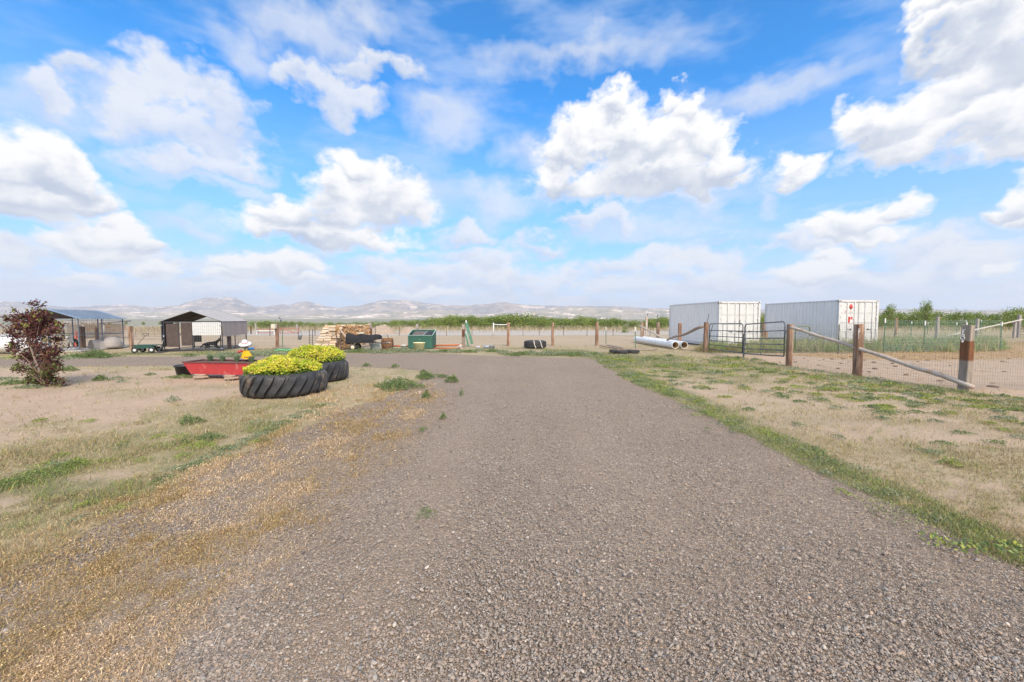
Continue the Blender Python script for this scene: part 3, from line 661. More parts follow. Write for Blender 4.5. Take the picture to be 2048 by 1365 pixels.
# ---------------------------------------------------------------- loose gravel: real stones near the viewer, as instances
def pebble_mat():
    m, N, b = new_mat('pebble stone')
    oi = N.new('ShaderNodeObjectInfo'); r = oi.outputs['Random']
    c = N.ramp(r, [(0, (.10, .095, .095)), (.12, (.20, .185, .17)), (.26, (.34, .275, .22)), (.4, (.25, .21, .18)), (.52, (.40, .33, .26)), (.64, (.36, .26, .195)), (.74, (.40, .36, .31)), (.84, (.28, .285, .28)), (.93, (.50, .35, .24)), (.97, (.45, .40, .34)), (1, (.66, .59, .50))])
    tcn = N.new('ShaderNodeTexCoord'); nz = N.noise(N.vm('ADD', tcn.outputs['Object'], N.vm('SCALE', (31., 17., 7.), r)), 3, 3, .6)
    c = N.mix(N.maprange(nz, .3, .75, 0, .35), c, (.36, .28, .21))
    N.l.new(c, b.inputs['Base Color']); b.inputs['Roughness'].default_value = .8; b.inputs['Specular IOR Level'].default_value = .25
    return m
def gravel_stones():
    x, y = sample(230000, x0=-300, x1=2350, y0=800, y1=1480); Q = np.hypot(x, y)
    m = masks(x, y); k = rng.uniform(size=len(x)) < m['drive'] * (1 - .2 * m['gold']) * (1 - .5 * sst(vnoise(x * 1.0, y * .25, 1.5, 151, 4), .46, .66)) * (1 - .2 * np.exp(-((x + .75) / .28) ** 2) - .2 * np.exp(-((x - 1.15) / .28) ** 2)); x, y, Q = x[k], y[k], Q[k]; n = len(x)
    s = np.clip(rng.lognormal(math.log(.0027), .50, n), .0015, .0115) * np.clip(Q / 5, 1, 1.7) * np.where(x < -.5, 1.15, 1)
    V = np.stack([x, y, s * .12 - .012], 1)
    me = bpy.data.meshes.new('gravel_stones'); me.vertices.add(n); me.vertices.foreach_set('co', V.astype(np.float32).ravel()); me.update()
    asp = np.stack([s * rng.uniform(.9, 1.5, n), s * rng.uniform(.75, 1.1, n), s * rng.uniform(.5, .8, n)], 1)
    rot = np.stack([rng.normal(0, .3, n), rng.normal(0, .3, n), rng.uniform(0, 6.28, n)], 1)
    for nm, d in (('psize', asp), ('prot', rot)):
        a = me.attributes.new(nm, 'FLOAT_VECTOR', 'POINT'); a.data.foreach_set('vector', d.astype(np.float32).ravel())
    o = bpy.data.objects.new('gravel_stones', me); col.objects.link(o)
    g = bpy.data.node_groups.new('gravel stones', 'GeometryNodeTree')
    g.interface.new_socket('Geometry', in_out='INPUT', socket_type='NodeSocketGeometry'); g.interface.new_socket('Geometry', in_out='OUTPUT', socket_type='NodeSocketGeometry')
    n_ = g.nodes; l = g.links; gi = n_.new('NodeGroupInput'); go = n_.new('NodeGroupOutput')
    ico = n_.new('GeometryNodeMeshIcoSphere'); ico.inputs['Radius'].default_value = 1; ico.inputs['Subdivisions'].default_value = 2
    sp = n_.new('GeometryNodeSetPosition'); nz = n_.new('ShaderNodeTexNoise'); nz.inputs['Scale'].default_value = 1.1; sc = n_.new('ShaderNodeVectorMath'); sc.operation = 'MULTIPLY_ADD'
    sc.inputs[1].default_value = (.7, .7, .7); sc.inputs[2].default_value = (-.35, -.35, -.35); l.new(nz.outputs['Color'], sc.inputs[0]); l.new(sc.outputs[0], sp.inputs['Offset']); l.new(ico.outputs[0], sp.inputs[0])
    ss = n_.new('GeometryNodeSetShadeSmooth'); l.new(sp.outputs[0], ss.inputs[0])
    sm = n_.new('GeometryNodeSetMaterial'); sm.inputs['Material'].default_value = pebble_mat(); l.new(ss.outputs[0], sm.inputs[0])
    m2p = n_.new('GeometryNodeMeshToPoints'); l.new(gi.outputs[0], m2p.inputs[0])
    iop = n_.new('GeometryNodeInstanceOnPoints'); l.new(m2p.outputs[0], iop.inputs['Points']); l.new(sm.outputs[0], iop.inputs['Instance'])
    def at(nm):
        a = n_.new('GeometryNodeInputNamedAttribute'); a.data_type = 'FLOAT_VECTOR'; a.inputs['Name'].default_value = nm; return a.outputs[0]
    l.new(at('psize'), iop.inputs['Scale'])
    e2r = n_.new('FunctionNodeEulerToRotation'); l.new(at('prot'), e2r.inputs[0]); l.new(e2r.outputs[0], iop.inputs['Rotation'])
    l.new(iop.outputs[0], go.inputs[0])
    md = o.modifiers.new('stones', 'NODES'); md.node_group = g
    tag(o, 'loose grey and brown gravel covering the drive', 'gravel', kind='stuff')
gravel_stones()
# ---------------------------------------------------------------- far country: mountains and badlands
RIDGE = [(-1400, 606), (-700, 611), (-300, 608), (-120, 603), (0, 604), (40, 605), (100, 612), (140, 617), (185, 614), (239, 611), (270, 612), (307, 615), (340, 614), (362, 611), (378, 606), (393, 603), (405, 600), (412, 598), (427, 597), (440, 599.5), (450, 597), (461, 596), (472, 599), (485, 604), (495, 609), (513, 615), (526, 616), (547, 613), (581, 611), (600, 606), (615, 604), (630, 608), (649, 613), (680, 616), (700, 613), (720, 612), (734, 608), (768, 603), (790, 603), (820, 602), (838, 606), (854, 609), (905, 612), (930, 612), (956, 609.5), (985, 608), (1004, 605.5), (1020, 609), (1042, 610.6), (1093, 612), (1144, 613), (1178, 614), (1240, 613), (1281, 616), (1332, 618), (1450, 620), (1600, 619), (1760, 619), (1850, 618), (1950, 621), (2060, 619), (2300, 618), (2700, 622), (3600, 616)]
HILLS = [(-1400, 630), (-300, 628), (0, 627), (120, 630), (230, 626), (330, 624), (400, 622), (470, 625), (560, 629), (640, 627), (700, 631), (760, 626), (820, 622), (870, 621), (900, 625), (960, 630), (1010, 627), (1060, 622), (1110, 618), (1170, 615.5), (1230, 616.5), (1265, 622), (1300, 620), (1340, 618), (1420, 621), (1520, 624), (1640, 626), (1780, 627), (1850, 624), (1950, 624), (2048, 620), (2400, 624), (3600, 628)]
def mountain_mat(name, c1, c2, c3, s):
    m, N, b = new_mat(name); g = N.new('ShaderNodeNewGeometry'); v = g.outputs['Position']
    st = N.vm('MULTIPLY', v, (1, 1, 5.0))
    n1 = N.noise(v, s, 7, .62); n2 = N.noise(st, s * 1.3, 6, .65); n3 = N.noise(v, s * .35, 4, .5)
    c = N.mix(N.maprange(n1, .42, .58), c1, c2)
    c = N.mix(N.math('MULTIPLY', N.maprange(n2, .52, .60), N.maprange(n3, .40, .58)), c, c3)
    N.l.new(c, b.inputs['Base Color']); b.inputs['Roughness'].default_value = .95; b.inputs['Specular IOR Level'].default_value = .05
    return m
def range_mesh(name, prof, D0, depth, mat_, gully, seed, scale):
    pxs = np.array([p[0] for p in prof], float); pys = np.array([p[1] for p in prof], float)
    na, nd = 900, 60
    px = np.linspace(pxs[0], pxs[-1], na); ry = np.interp(px, pxs, pys)
    dx = (px - 1024) / FPX; th = dx                         # x/y slope
    hr = (638 - ry) / FPX                                    # height per unit depth
    t = np.linspace(0, 1.35, nd)                             # 0 foot, 1 ridge, beyond: back side
    T, I = np.meshgrid(t, np.arange(na), indexing='ij')
    Y = D0 + (T - 1) * depth; X = th[I] * Y
    ridge = hr[I] * D0 + CAM_H
    n = vnoise(X.ravel() / scale, Y.ravel() / scale, 1.0, seed, 6).reshape(X.shape); n2 = 1 - np.abs(2 * vnoise(X.ravel() / (scale * .35), Y.ravel() / (scale * 1.1), 1.0, seed + 9, 4).reshape(X.shape) - 1)
    env = np.where(T <= 1, (T ** 1.25), np.maximum(0, 1 - (T - 1) * 2.4))
    rel = env * ridge * (1 + (n - .5) * .9 * np.clip(1 - T, 0, 1) ** .7) + (n2 - .5) * gully * ridge * T * np.clip(1.02 - T, 0, 1) * 2.2
    Z = np.clip(rel, -1, None) - np.where(T <= .02, 3, 0)
    V = np.stack([X.ravel(), Y.ravel(), Z.ravel()], 1)
    i, j = np.meshgrid(np.arange(nd - 1), np.arange(na - 1), indexing='ij'); a = (i * na + j).ravel()
    F = np.stack([a, a + 1, a + na + 1, a + na], 1)
    return tag(np_mesh(name, V, F, mat_, 4, True), kind='structure')
range_mesh('mountains', RIDGE, 9000, 3000, mountain_mat('far mountain', (.25, .245, .24), (.40, .34, .29), (.70, .58, .48), .0022), 1.1, 3, 700)
range_mesh('badlands', HILLS, 5200, 1500, mountain_mat('badland slope', (.31, .30, .25), (.42, .36, .29), (.88, .74, .62), .0042), 1.1, 13, 330)

# ---------------------------------------------------------------- haze
HZ = MB(); HZ.box((0, 3000, 349), (30000, 24500, 702))
hm = bpy.data.materials.new('haze'); hm.use_nodes = True; hn = NT(hm.node_tree); hn.n.clear()
ho = hn.new('ShaderNodeOutputMaterial'); hv = hn.new('ShaderNodeVolumePrincipled')
hv.inputs['Color'].default_value = (.84, .90, 1, 1); hv.inputs['Density'].default_value = 6.8e-5; hv.inputs['Anisotropy'].default_value = .2
hn.l.new(hv.outputs[0], ho.inputs['Volume'])
tag(HZ.build('haze', hm), kind='stuff')

# ---------------------------------------------------------------- bushes beyond the field
BARK = mat('bark', (.16, .11, .08), (.27, .21, .16), .9, 12, stretch=(3, 3, .6), bump=.01)
LEAF = tint_mat('leaf tint', .6, .3)
def bush_proto(name, seed, h, w, pal, nl=3600, leaf=.16, gaps=.45):
    r = np.random.default_rng(seed); g0 = globals()['rng']; globals()['rng'] = r
    root = empty(name, (0, 0, 0)); st = MB()
    cs = []
    for k in range(7):
        a = r.uniform(0, 6.28); d = r.uniform(.1, .42) * w; e = Vector((math.cos(a) * d, math.sin(a) * d * .8, h * r.uniform(.55, .92)))
        st.tube([(0, 0, -.1), (e.x * .3, e.y * .3, e.z * .4), tuple(e)], [.06 * h / 2, .04 * h / 2, .012], 6); cs.append((e, r.uniform(.18, .34) * w))
    for k in range(10):
        a = r.uniform(0, 6.28); d = r.uniform(.2, .5) * w; cs.append((Vector((math.cos(a) * d, math.sin(a) * d * .8, h * r.uniform(.03, .35))), r.uniform(.22, .34) * w))
    P_ = []
    for (e, rad) in cs:
        n = nl // len(cs); u = r.normal(size=(n, 3)); u /= np.linalg.norm(u, axis=1)[:, None]; q = r.uniform(.25, 1, (n, 1)) ** .5
        p = np.array(e) + u * q * rad * np.array([1, 1, .8]) * (1 + r.normal(0, .18, (n, 1))); P_.append(p)
    P_ = np.concatenate(P_); k = vnoise(P_[:, 0] + P_[:, 2] * 1.7, P_[:, 1] + P_[:, 2], 2.2 / max(h, 1) * 2, seed, 3) > gaps - .1; P_ = P_[k & (P_[:, 2] > .05)]
    V, F, C = leaves(P_, r.uniform(.6, 1.3, len(P_)) * leaf, .5, pick(pal, len(P_), .22), .55)
    st.build('stems', BARK, root); np_mesh('foliage', V, F, LEAF, 3, False, C, root)
    globals()['rng'] = g0
    return root
BP = [(.19, .26, .07), (.25, .33, .09), (.31, .38, .10), (.15, .21, .06)]
BP2 = [(.28, .34, .09), (.36, .40, .11), (.22, .28, .08)]
protos = [bush_proto('leafy_bush', 5, 2.3, 3.2, BP), bush_proto('leafy_bush', 6, 2.0, 3.4, BP + BP2), bush_proto('leafy_bush', 7, 2.5, 2.8, BP2 + BP), bush_proto('leafy_bush', 8, 1.8, 3.8, BP)]
used = [False] * 4
def put_bush(px, Y, top, i, label, group, sx=1.0):
    p = protos[i]
    if not used[i]: o = p; used[i] = True
    else: o = copy_tree(p)
    pos = D(px, 640, Y); ht = CAM_H + (638 - top) / FPX * Y; base = [2.3, 2.0, 2.5, 1.8][i]
    o.location = (pos.x, Y, 0); s = max(.3, ht / base * 1.02); o.scale = (s * sx, s * sx, s); o.rotation_euler = (0, 0, rnd.uniform(0, 6.28))
    tag(o, label, 'bush', group); return o
rnd = random.Random(4)
LB = 'green leafy bush in the long thicket row beyond the dirt field'
prof_l = [(245, 650), (330, 650), (508, 648), (540, 647), (575, 645), (600, 648), (660, 649), (700, 648), (760, 648), (800, 645), (835, 643), (870, 640), (900, 638), (950, 637), (1000, 637.5), (1040, 635), (1080, 638), (1120, 641), (1165, 637), (1200, 641), (1240, 643), (1290, 644), (1335, 640)]
xs = [p[0] for p in prof_l]; ys = [p[1] for p in prof_l]
px = 505
while px < 1345:
    put_bush(px, rnd.uniform(60, 69), float(np.interp(px, xs, ys)) - 1.6 + rnd.uniform(-1.8, 1.6), rnd.randrange(4), LB, 'bushes in the row beyond the dirt field', rnd.uniform(1.2, 1.6)); px += rnd.uniform(10, 15)
for px in range(150, 500, 34): put_bush(px, rnd.uniform(105, 120), 648 + rnd.uniform(-1.5, 1.5), rnd.randrange(4), 'small far bush seen behind the corral and kennels', 'far bushes behind the corral and kennels')
for px in [-60, -20, 30, 70, 110]: put_bush(px, 110, 646, rnd.randrange(4), 'small far bush seen behind the corral and kennels', 'far bushes behind the corral and kennels')
LR = 'green bush in the thicket behind the wire pen on the right'
px = 1762
while px < 2240:
    put_bush(px, rnd.uniform(62, 72), 628 + rnd.uniform(-5, 3) - max(0, px - 1990) * .02, rnd.randrange(4), LR, 'bushes behind the wire pen', rnd.uniform(.8, 1.0)); px += rnd.uniform(17, 26)
for px in (1525, 1527): put_bush(px, 45 + px - 1525, 634, 1, 'sliver of green bush between the two white containers', 'bushes between the containers', .6)
put_bush(1779, 60, 610, 2, 'tall bright bush just right of the second container', None, .35)
put_bush(1853, 60, 603, 2, 'tallest bush in the right thicket with a bare lower stem', None, .30)
put_bush(1330, 66, 655, 0, 'round dark green bush at the field edge left of the leaning rails', None, .8).location = tuple(D(1250, 640, 46) * 1) [:2] + (0,)
# ---------------------------------------------------------------- materials of built things
WOOD = mat('old post wood', (.38, .22, .14), (.13, .075, .05), .9, 5, stretch=(5, 5, .45), bump=.012, bscale=9, c3=(.52, .40, .30), s3=1.5, t3=(.5, .68))
WOODG = mat('grey weathered wood', (.46, .42, .38), (.27, .235, .205), .9, 6, stretch=(5, 5, .35), bump=.01, bscale=9)
WOODP = mat('pale pole wood', (.60, .53, .46), (.40, .33, .27), .85, 14, stretch=(.5, 3, 3), bump=.008, c3=(.44, .29, .18), s3=2.2, t3=(.52, .66))
LOGD = mat('dark rail bark', (.22, .16, .12), (.34, .28, .23), .95, 9, bump=.015)
CREO = mat('creosote dark wood', (.085, .045, .03), (.20, .10, .055), .85, 5, stretch=(5, 5, .5), bump=.01)
WIRE = mat('galvanised wire', (.40, .40, .38), (.28, .27, .26), .5, 20, metal=.6)
GWIRE = mat('green coated wire', (.16, .30, .24), (.32, .40, .36), .5, 20)
TPOST = mat('green steel post', (.07, .15, .09), (.11, .20, .13), .6, 12)
TWHITE = mat('white post tip', (.78, .78, .76), (.66, .66, .64), .6, 12)
CW = mat('white container paint', (.90, .89, .86), (.85, .84, .82), .55, 3, stretch=(1, 1, .3), c3=(.46, .36, .28), s3=4, t3=(.68, .80))
CWD = mat('white door paint', (.70, .70, .68), (.62, .62, .60), .5, 4, stretch=(1, 1, .3), c3=(.50, .40, .31), s3=5, t3=(.66, .78))
CTRIM = mat('container rail paint', (.72, .72, .71), (.60, .59, .57), .55, 6, c3=(.28, .22, .18), s3=9, t3=(.64, .72))
DARKSTEEL = mat('dark steel', (.055, .06, .07), (.09, .09, .10), .5, 20, metal=.3)
GASKET_SHADE = mat('dark rubber and hole shade', (.10, .095, .09), (.20, .19, .18), .8, 10)
REDP = mat('red paint', (.62, .05, .05), (.52, .06, .05), .55, 12)
WHITEP = mat('white paint', (.82, .82, .80), (.74, .74, .72), .55, 12)
MAROON = mat('maroon trim', (.22, .07, .07), (.16, .06, .06), .6, 12)
GATEM = mat('slate grey gate paint', (.11, .12, .145), (.16, .165, .18), .45, 14, metal=.2)

# ---------------------------------------------------------------- shipping containers
CL, CWI, CH = 6.06, 2.438, 2.591
def container(x, y, z, rz, label, signs):
    t = empty('shipping_container', (x, y, z), rz, label, 'container', 'shipping containers')
    w, L, H = CWI, CL, CH
    fr = MB()                                                # local: x = width, y = length (front at y = 0)
    for cx in (.06, w - .06):
        for cy in (.07, L - .07): fr.box((cx, cy, H / 2), (.12, .14, H - .3))
        fr.box((cx, L / 2, .12), (.10, L - .34, .16)); fr.box((cx, L / 2, H - .06), (.08, L - .34, .08))
    for cy in (.06, L - .06): fr.box((w / 2, cy, H - .075), (w - .34, .10, .11)); fr.box((w / 2, cy, .10), (w - .34, .10, .14))
    fr.build('frame', CTRIM, t)
    # corrugated sides, back and roof: real trapezoid folds
    def corr(p0, p1, up, out, n, dep):
        p0, p1, out = Vector(p0), Vector(p1), Vector(out); vs = []; fs = []
        prof = [(0, 0), (.28, 0), (.42, 1), (.78, 1), (.92, 0)]; m = 0
        for i in range(n):
            for (u, d) in prof:
                q = p0.lerp(p1, (i + u) / n) - out * dep * d; vs += [q, q + Vector(up)]; m += 1
        q = p1; vs += [q, q + Vector(up)]; m += 1
        fs = [(2 * i, 2 * i + 2, 2 * i + 3, 2 * i + 1) for i in range(m - 1)]
        return vs, fs
    for nm, p0, p1, out in (('side_panel', (.02, L - .15, .2), (.02, .15, .2), (-1, 0, 0)), ('side_panel', (w - .02, .15, .2), (w - .02, L - .15, .2), (1, 0, 0)), ('back_panel', (w - .13, L - .03, .2), (.13, L - .03, .2), (0, 1, 0))):
        b = MB(); n = 22 if 'side' in nm else 8; v, f = corr(p0, p1, (0, 0, H - .3), out, n, .055); b.add(v, f); b.build(nm, CW, t)
    b = MB(); v, f = corr((.1, .12, H - .045), (.1, L - .12, H - .045), (w - .2, 0, 0), (0, 0, 1), 22, .02); b.add(v, f); b.build('roof', CW, t)
    b = MB(); b.box((w / 2, L / 2, .17), (w - .25, L - .3, .05)); b.build('floor', GASKET_SHADE, t)
    for k, (x0, x1) in enumerate(((.135, w / 2 - .012), (w / 2 + .012, w - .135))):
        d = MB(); dw = x1 - x0; zc = [.20, .74, 1.28, 1.82, H - .16]
        for q in range(4):
            d.box(((x0 + x1) / 2, .045, (zc[q] + zc[q + 1]) / 2), (dw - .03, .03, zc[q + 1] - zc[q] - .035))
        d.box(((x0 + x1) / 2, .062, (zc[0] + zc[-1]) / 2), (dw, .02, zc[-1] - zc[0] + .02))
        dr = d.build('door', CWD, t)
        for q in (1, 2, 3): g = MB(); g.box(((x0 + x1) / 2, .0265, zc[q] + .002), (dw - .12, .012, .018)); g.build('seam', CTRIM, dr)
        for rx in (x0 + dw * .36, x0 + dw * .78):
            r = MB(); r.tube([(rx, .005, .14), (rx, .005, H - .10)], .018, 8)
            for zz_ in (.2, .8, 1.5, 2.2, H - .2): r.box((rx, .012, zz_), (.085, .035, .05))
            rod = r.build('locking_bar', CTRIM, dr)
            hb = MB(); hb.bar((rx, -.015, .92), (rx + (.26 if k == 0 else -.26), -.02, .90), .03, .018); hb.box((rx + (.26 if k == 0 else -.26), 0, .90), (.07, .04, .08)); hb.build('handle', GASKET_SHADE, rod)
        hg = MB(); hx = .13 if k == 0 else w - .13
        for zz_ in (.35, .9, 1.6, 2.25): hg = MB(); hg.box((hx, .0, zz_), (.07, .05, .10)); hg.build('hinge', CWD, dr)
    for cx in (.0815, w - .0815):
        for cy in (.088, L - .088):
            for cz in (.06, H - .06): c = MB(); c.box((cx, cy, cz), (.168, .182, .122), bev=.01); c.build('corner_casting', CTRIM, t)
    h = MB()  # flat dark discs stand in for the shade inside the casting holes
    for cx in (.085, w - .085):
        for cz in (.062, H - .062): h = MB(); h.lathe([(.028, 0), (.03, .003)], n=12, M=Matrix.Translation((cx, -.006, cz)) @ Matrix.Rotation(math.pi / 2, 4, 'X') @ Matrix.Diagonal((1, 1.5, 1, 1))); h.build('casting_hole_shade', GASKET_SHADE, t)
    for cz in (.062, H - .062): h = MB(); h.lathe([(.028, 0), (.03, .003)], n=12, M=Matrix.Translation((-.005, .09, cz)) @ Matrix.Rotation(-math.pi / 2, 4, 'Y') @ Matrix.Diagonal((1.5, 1, 1, 1))); h.build('casting_hole_shade', GASKET_SHADE, t)
    if signs:
        mr = MB()
        for z0, z1 in ((.35, .78), (.98, 1.62), (1.72, 2.22)): mr.box((w + .004, .035, (z0 + z1) / 2), (.02, .05, z1 - z0))
        mr.build('edge_strip', MAROON, t)
        xo = .135 + (w / 2 - .147) * .57
        e = MB(); M = Matrix.Translation((xo, .0265, 2.19)) @ Matrix.Rotation(math.pi / 2, 4, 'X')
        e.lathe([(.10, 0), (.10, .006)], n=24, M=M @ Matrix.Diagonal((1, 1.45, 1, 1))); lg = e.build('emblem', REDP, t)
        e = MB(); e.box((xo - .01, .0265, 2.0), (.035, .01, .10)); e.build('emblem_stem', mat('ochre paint', (.6, .42, .25)), lg)
        e = MB()
        for (ax, az_) in ((-.38, 1.94), (-.34, 1.95), (-.30, 1.95), (-.33, 1.90), (-.28, 1.91), (-.36, 1.86), (-.29, 1.86)): e.box((xo + ax, .0265, az_), (.022, .008, .022))
        e.build('small_red_print', REDP, t)
        e = MB()
        for r_ in range(4): e.box((xo + .03, .0265, 1.92 - .035 * r_), (.24, .006, .008))
        e.build('small_grey_print', mat('faded print', (.62, .58, .55)), t)
        e = MB(); e.box((xo - .01, .0215, 1.43), (.25, .012, .36)); sg = e.build('warning_sign', REDP, t)
        e = MB(); e.add([(xo - .06, .0145, 1.26), (xo + .105, .0145, 1.26), (xo + .105, .0145, 1.48), (xo + .05, .0145, 1.42), (xo + .02, .0145, 1.52), (xo - .03, .0145, 1.44), (xo - .03, .0145, 1.34)], [(0, 1, 2, 3, 4, 5, 6)])
        e.add([(xo - .02, .0145, 1.54), (xo + .02, .0145, 1.54), (xo + .01, .0145, 1.585), (xo - .01, .0145, 1.585)], [(0, 1, 2, 3)]); e.build('sign_figure', WHITEP, sg)
    return t
c1 = container(11.62, 22.5, 0, R(4), 'white shipping container behind the left gate, without red markings', False)
c2 = container(18.67, 22.9, .10, R(4), 'white shipping container with red oval emblem and red sign on its door', True)
bk = MB(); bk.box((0, 0, .05), (.30, .35, .11), bev=.01); BRICK = mat('brown block', (.20, .13, .10), (.12, .09, .08), .9, 14)
tag(bk.build('support_block', BRICK, None, (20.75, 23.15, 0)), 'dark wooden block under the right corner of the marked container', 'block')

# ---------------------------------------------------------------- posts
def tie_verts(w, d, h, seed, lean=(0, 0), n=6, top_cut=0.0):
    r = random.Random(seed); m = MB(); vs = []; b = .012
    prof = [(-w / 2 + b, -d / 2), (w / 2 - b, -d / 2), (w / 2, -d / 2 + b), (w / 2, d / 2 - b), (w / 2 - b, d / 2), (-w / 2 + b, d / 2), (-w / 2, d / 2 - b), (-w / 2, -d / 2 + b)]
    for i in range(n):
        t = i / (n - 1); z = -.15 + (h + .15) * t; k = 1 + r.uniform(-.035, .035)
        for (x, y) in prof: vs.append((x * k + lean[0] * t + r.uniform(-.006, .006), y * k + lean[1] * t + r.uniform(-.006, .006), z + (r.uniform(-.015, .012) + top_cut * x if i == n - 1 else 0)))
    fs = [(i * 8 + k, i * 8 + (k + 1) % 8, (i + 1) * 8 + (k + 1) % 8, (i + 1) * 8 + k) for i in range(n - 1) for k in range(8)]
    fs.append(tuple((n - 1) * 8 + k for k in range(8))); m.add(vs, fs); return m
def stain_mat(name, top, dark, low, z1, z2, side=None):
    """weathered timber: pale above z1, dark stain between z2 and z1, weathered below"""
    m, N, b = new_mat(name); tcn = N.new('ShaderNodeTexCoord'); v = tcn.outputs['Object']
    sp = N.new('ShaderNodeSeparateXYZ'); N.l.new(v, sp.inputs[0])
    g = N.noise(N.vm('MULTIPLY', v, (5, 5, .4)), 6, 5, .65); g2 = N.noise(v, 5, 4, .6)
    z = N.math('ADD', sp.outputs[2], N.math('MULTIPLY', N.math('SUBTRACT', g2, .5), .10))
    def var(c): return N.mix(N.maprange(g, .35, .65), c, tuple(x * .55 for x in c))
    a = N.mix(N.maprange(z, z1 - .01, z1 + .01), var(dark), var(top)); a = N.mix(N.maprange(z, z2 - .03, z2 + .03), var(low), a)
    N.l.new(a, b.inputs['Base Color']); b.inputs['Roughness'].default_value = .9
    bn = N.new('ShaderNodeBump'); bn.inputs['Distance'].default_value = .012; N.l.new(g, bn.inputs['Height']); N.l.new(bn.outputs[0], b.inputs['Normal'])
    return m
ST1 = stain_mat('stained corner post', (.46, .39, .31), (.26, .11, .05), (.42, .35, .28), 1.11, .66)
ST2 = stain_mat('stained fence post', (.50, .43, .38), (.17, .075, .04), (.36, .28, .22), 1.02, .60)
def hpost(px, top, base):                                   # ground point and height of a post from its two ends
    g = G(px, base); return g, CAM_H - (top - 638) / FPX * g.y
def post(parent, px, top, base, wpx, seed, m=None, d=None, rz=0, lean=(0, 0)):
    g, h = hpost(px, top, base); w = wpx / FPX * g.y / (1 + (.9 if d is None else 0) * abs(g.x / g.y))
    if d is not None: w = max(.08, w - d * abs(g.x / g.y))
    o = tie_verts(w, d or w, h, seed, lean).build('post', m or WOOD, parent)
    o.location = g if parent is None else g - parent.location; o.rotation_euler = (0, 0, rz); return o, g, h
def wire_mesh(mb, a, b, h0, h1, dv, hs, r, sag=0.0, rnd_=None):
    a, b = Vector(a), Vector(b); L = (b - a).length; n = max(2, int(L / dv)); 
    for i in range(n + 1):
        p = a.lerp(b, i / n); j = random.Random(i * 7 + int(L * 10)).uniform(-.004, .004)
        mb.bar(p + Vector((0, 0, h0)), p + Vector((j, 0, h1)), r, r)
    for z in hs: mb.bar(a + Vector((0, 0, z)), b + Vector((0, 0, z)), r * 1.15, r * 1.15)

# near corral fence: corner post, two more posts, leaning pole rail, no-climb mesh
gC = G(1928, 779); f1 = empty('corral_fence', gC, 0, 'near corral fence with thick dark posts and fine wire mesh on the right', 'fence')
o, gA, hA = post(f1, 1578, 649, 732, 15.5, 1, None, .16, 0); o, gB, hB = post(f1, 1714, 649, 751, 22, 2, None, .16, 0)
o, gD, hD = post(f1, 1928.5, 650, 779, 31, 3, ST1, .205, R(-3))
gE = Vector((gD.x + 4.2, gD.y - .35, 0)); o = tie_verts(.17, .17, 1.42, 9).build('post', WOOD, f1); o.location = gE - gC
sv = MB()                                                  # white squiggle shaped hook hung on the corner post
m = MB()
for a_, b_ in ((gA, gB), (gB, gD), (gD, gE)):
    wire_mesh(m, a_ - gC + Vector((0, .1, 0)), b_ - gC + Vector((0, .1, 0)), .02, 1.22, .052, [.03, .09, .15, .22, .30, .38, .48, .58, .68, .79, .90, 1.01, 1.12, 1.22], .0028)
m.build('wire_mesh', WIRE, f1)
# white scroll hook painted / hung on the two posts
def squiggle(parent, base, sc, pts, mat_): 
    q = MB(); q.tube([base + Vector((x * sc, 0, z * sc)) for x, z in pts], .007, 6); return q
orn = empty('scroll_hook', gD + Vector((-.135, -.02, .0)), R(-90), 'small white wrought scroll hook fixed to the corner post face', 'hook')
q = MB()
q.tube([(0, 0, 1.36), (0, 0, 1.28), (-.015, 0, 1.24), (.0, 0, 1.22)], .007, 6); q.tube([(.03 * math.sin(a), 0, 1.25 - .0 + .02 * math.cos(a) - .02) for a in np.linspace(0, 6.28, 14)], .006, 6)
q.tube([(.042 * math.sin(a), 0, 1.17 + .032 * math.cos(a)) for a in np.linspace(0, 6.28, 18)], .007, 6); q.build('scroll', WHITEP, orn)
q = MB(); q.box((0, 0, 1.095), (.03, .012, .05)); q.bar((-.0, 0, 1.36), (.05, 0, 1.365), .008, .008); q.build('bracket', WHITEP, orn)
orn2 = MB(); orn2.tube([(.02 * math.sin(a), 0, .028 * math.cos(a)) for a in np.linspace(0, 6.28, 14)], .007, 6); orn2.tube([(0, 0, -.03), (-.012, 0, -.08), (.008, 0, -.13), (-.008, 0, -.18), (.012, 0, -.22)], .006, 6); orn2.tube([(-.02, 0, .07), (.03, 0, .05), (.01, 0, .03)], .006, 6)
tag(orn2.build('scroll_hook', WHITEP, None, gB + Vector((-.10, -.11, 1.26))), 'small white wavy hook fixed to the middle corral post', 'hook')

# long round rail leaning across the near fence
pr = MB(); a_ = gA + Vector((-.14, -.18, 1.30)); b_ = gD + Vector((-.02, -.20, .10))
pts = [a_.lerp(b_, t) + Vector((.015 * math.sin(t * 17), 0, .035 * math.sin(t * 3.1 + .4) + .010 * math.sin(t * 23))) for t in np.linspace(0, 1, 40)]
pr.tube(pts, [.044 + .004 * math.sin(i * 1.1) + .012 * (i / 39) + (.006 if i in (7, 18, 26, 33) else 0) for i in range(40)], 12)
tag(pr.build('pole_rail', WOODP), 'long pale round pole slanting down across the near corral posts', 'pole')

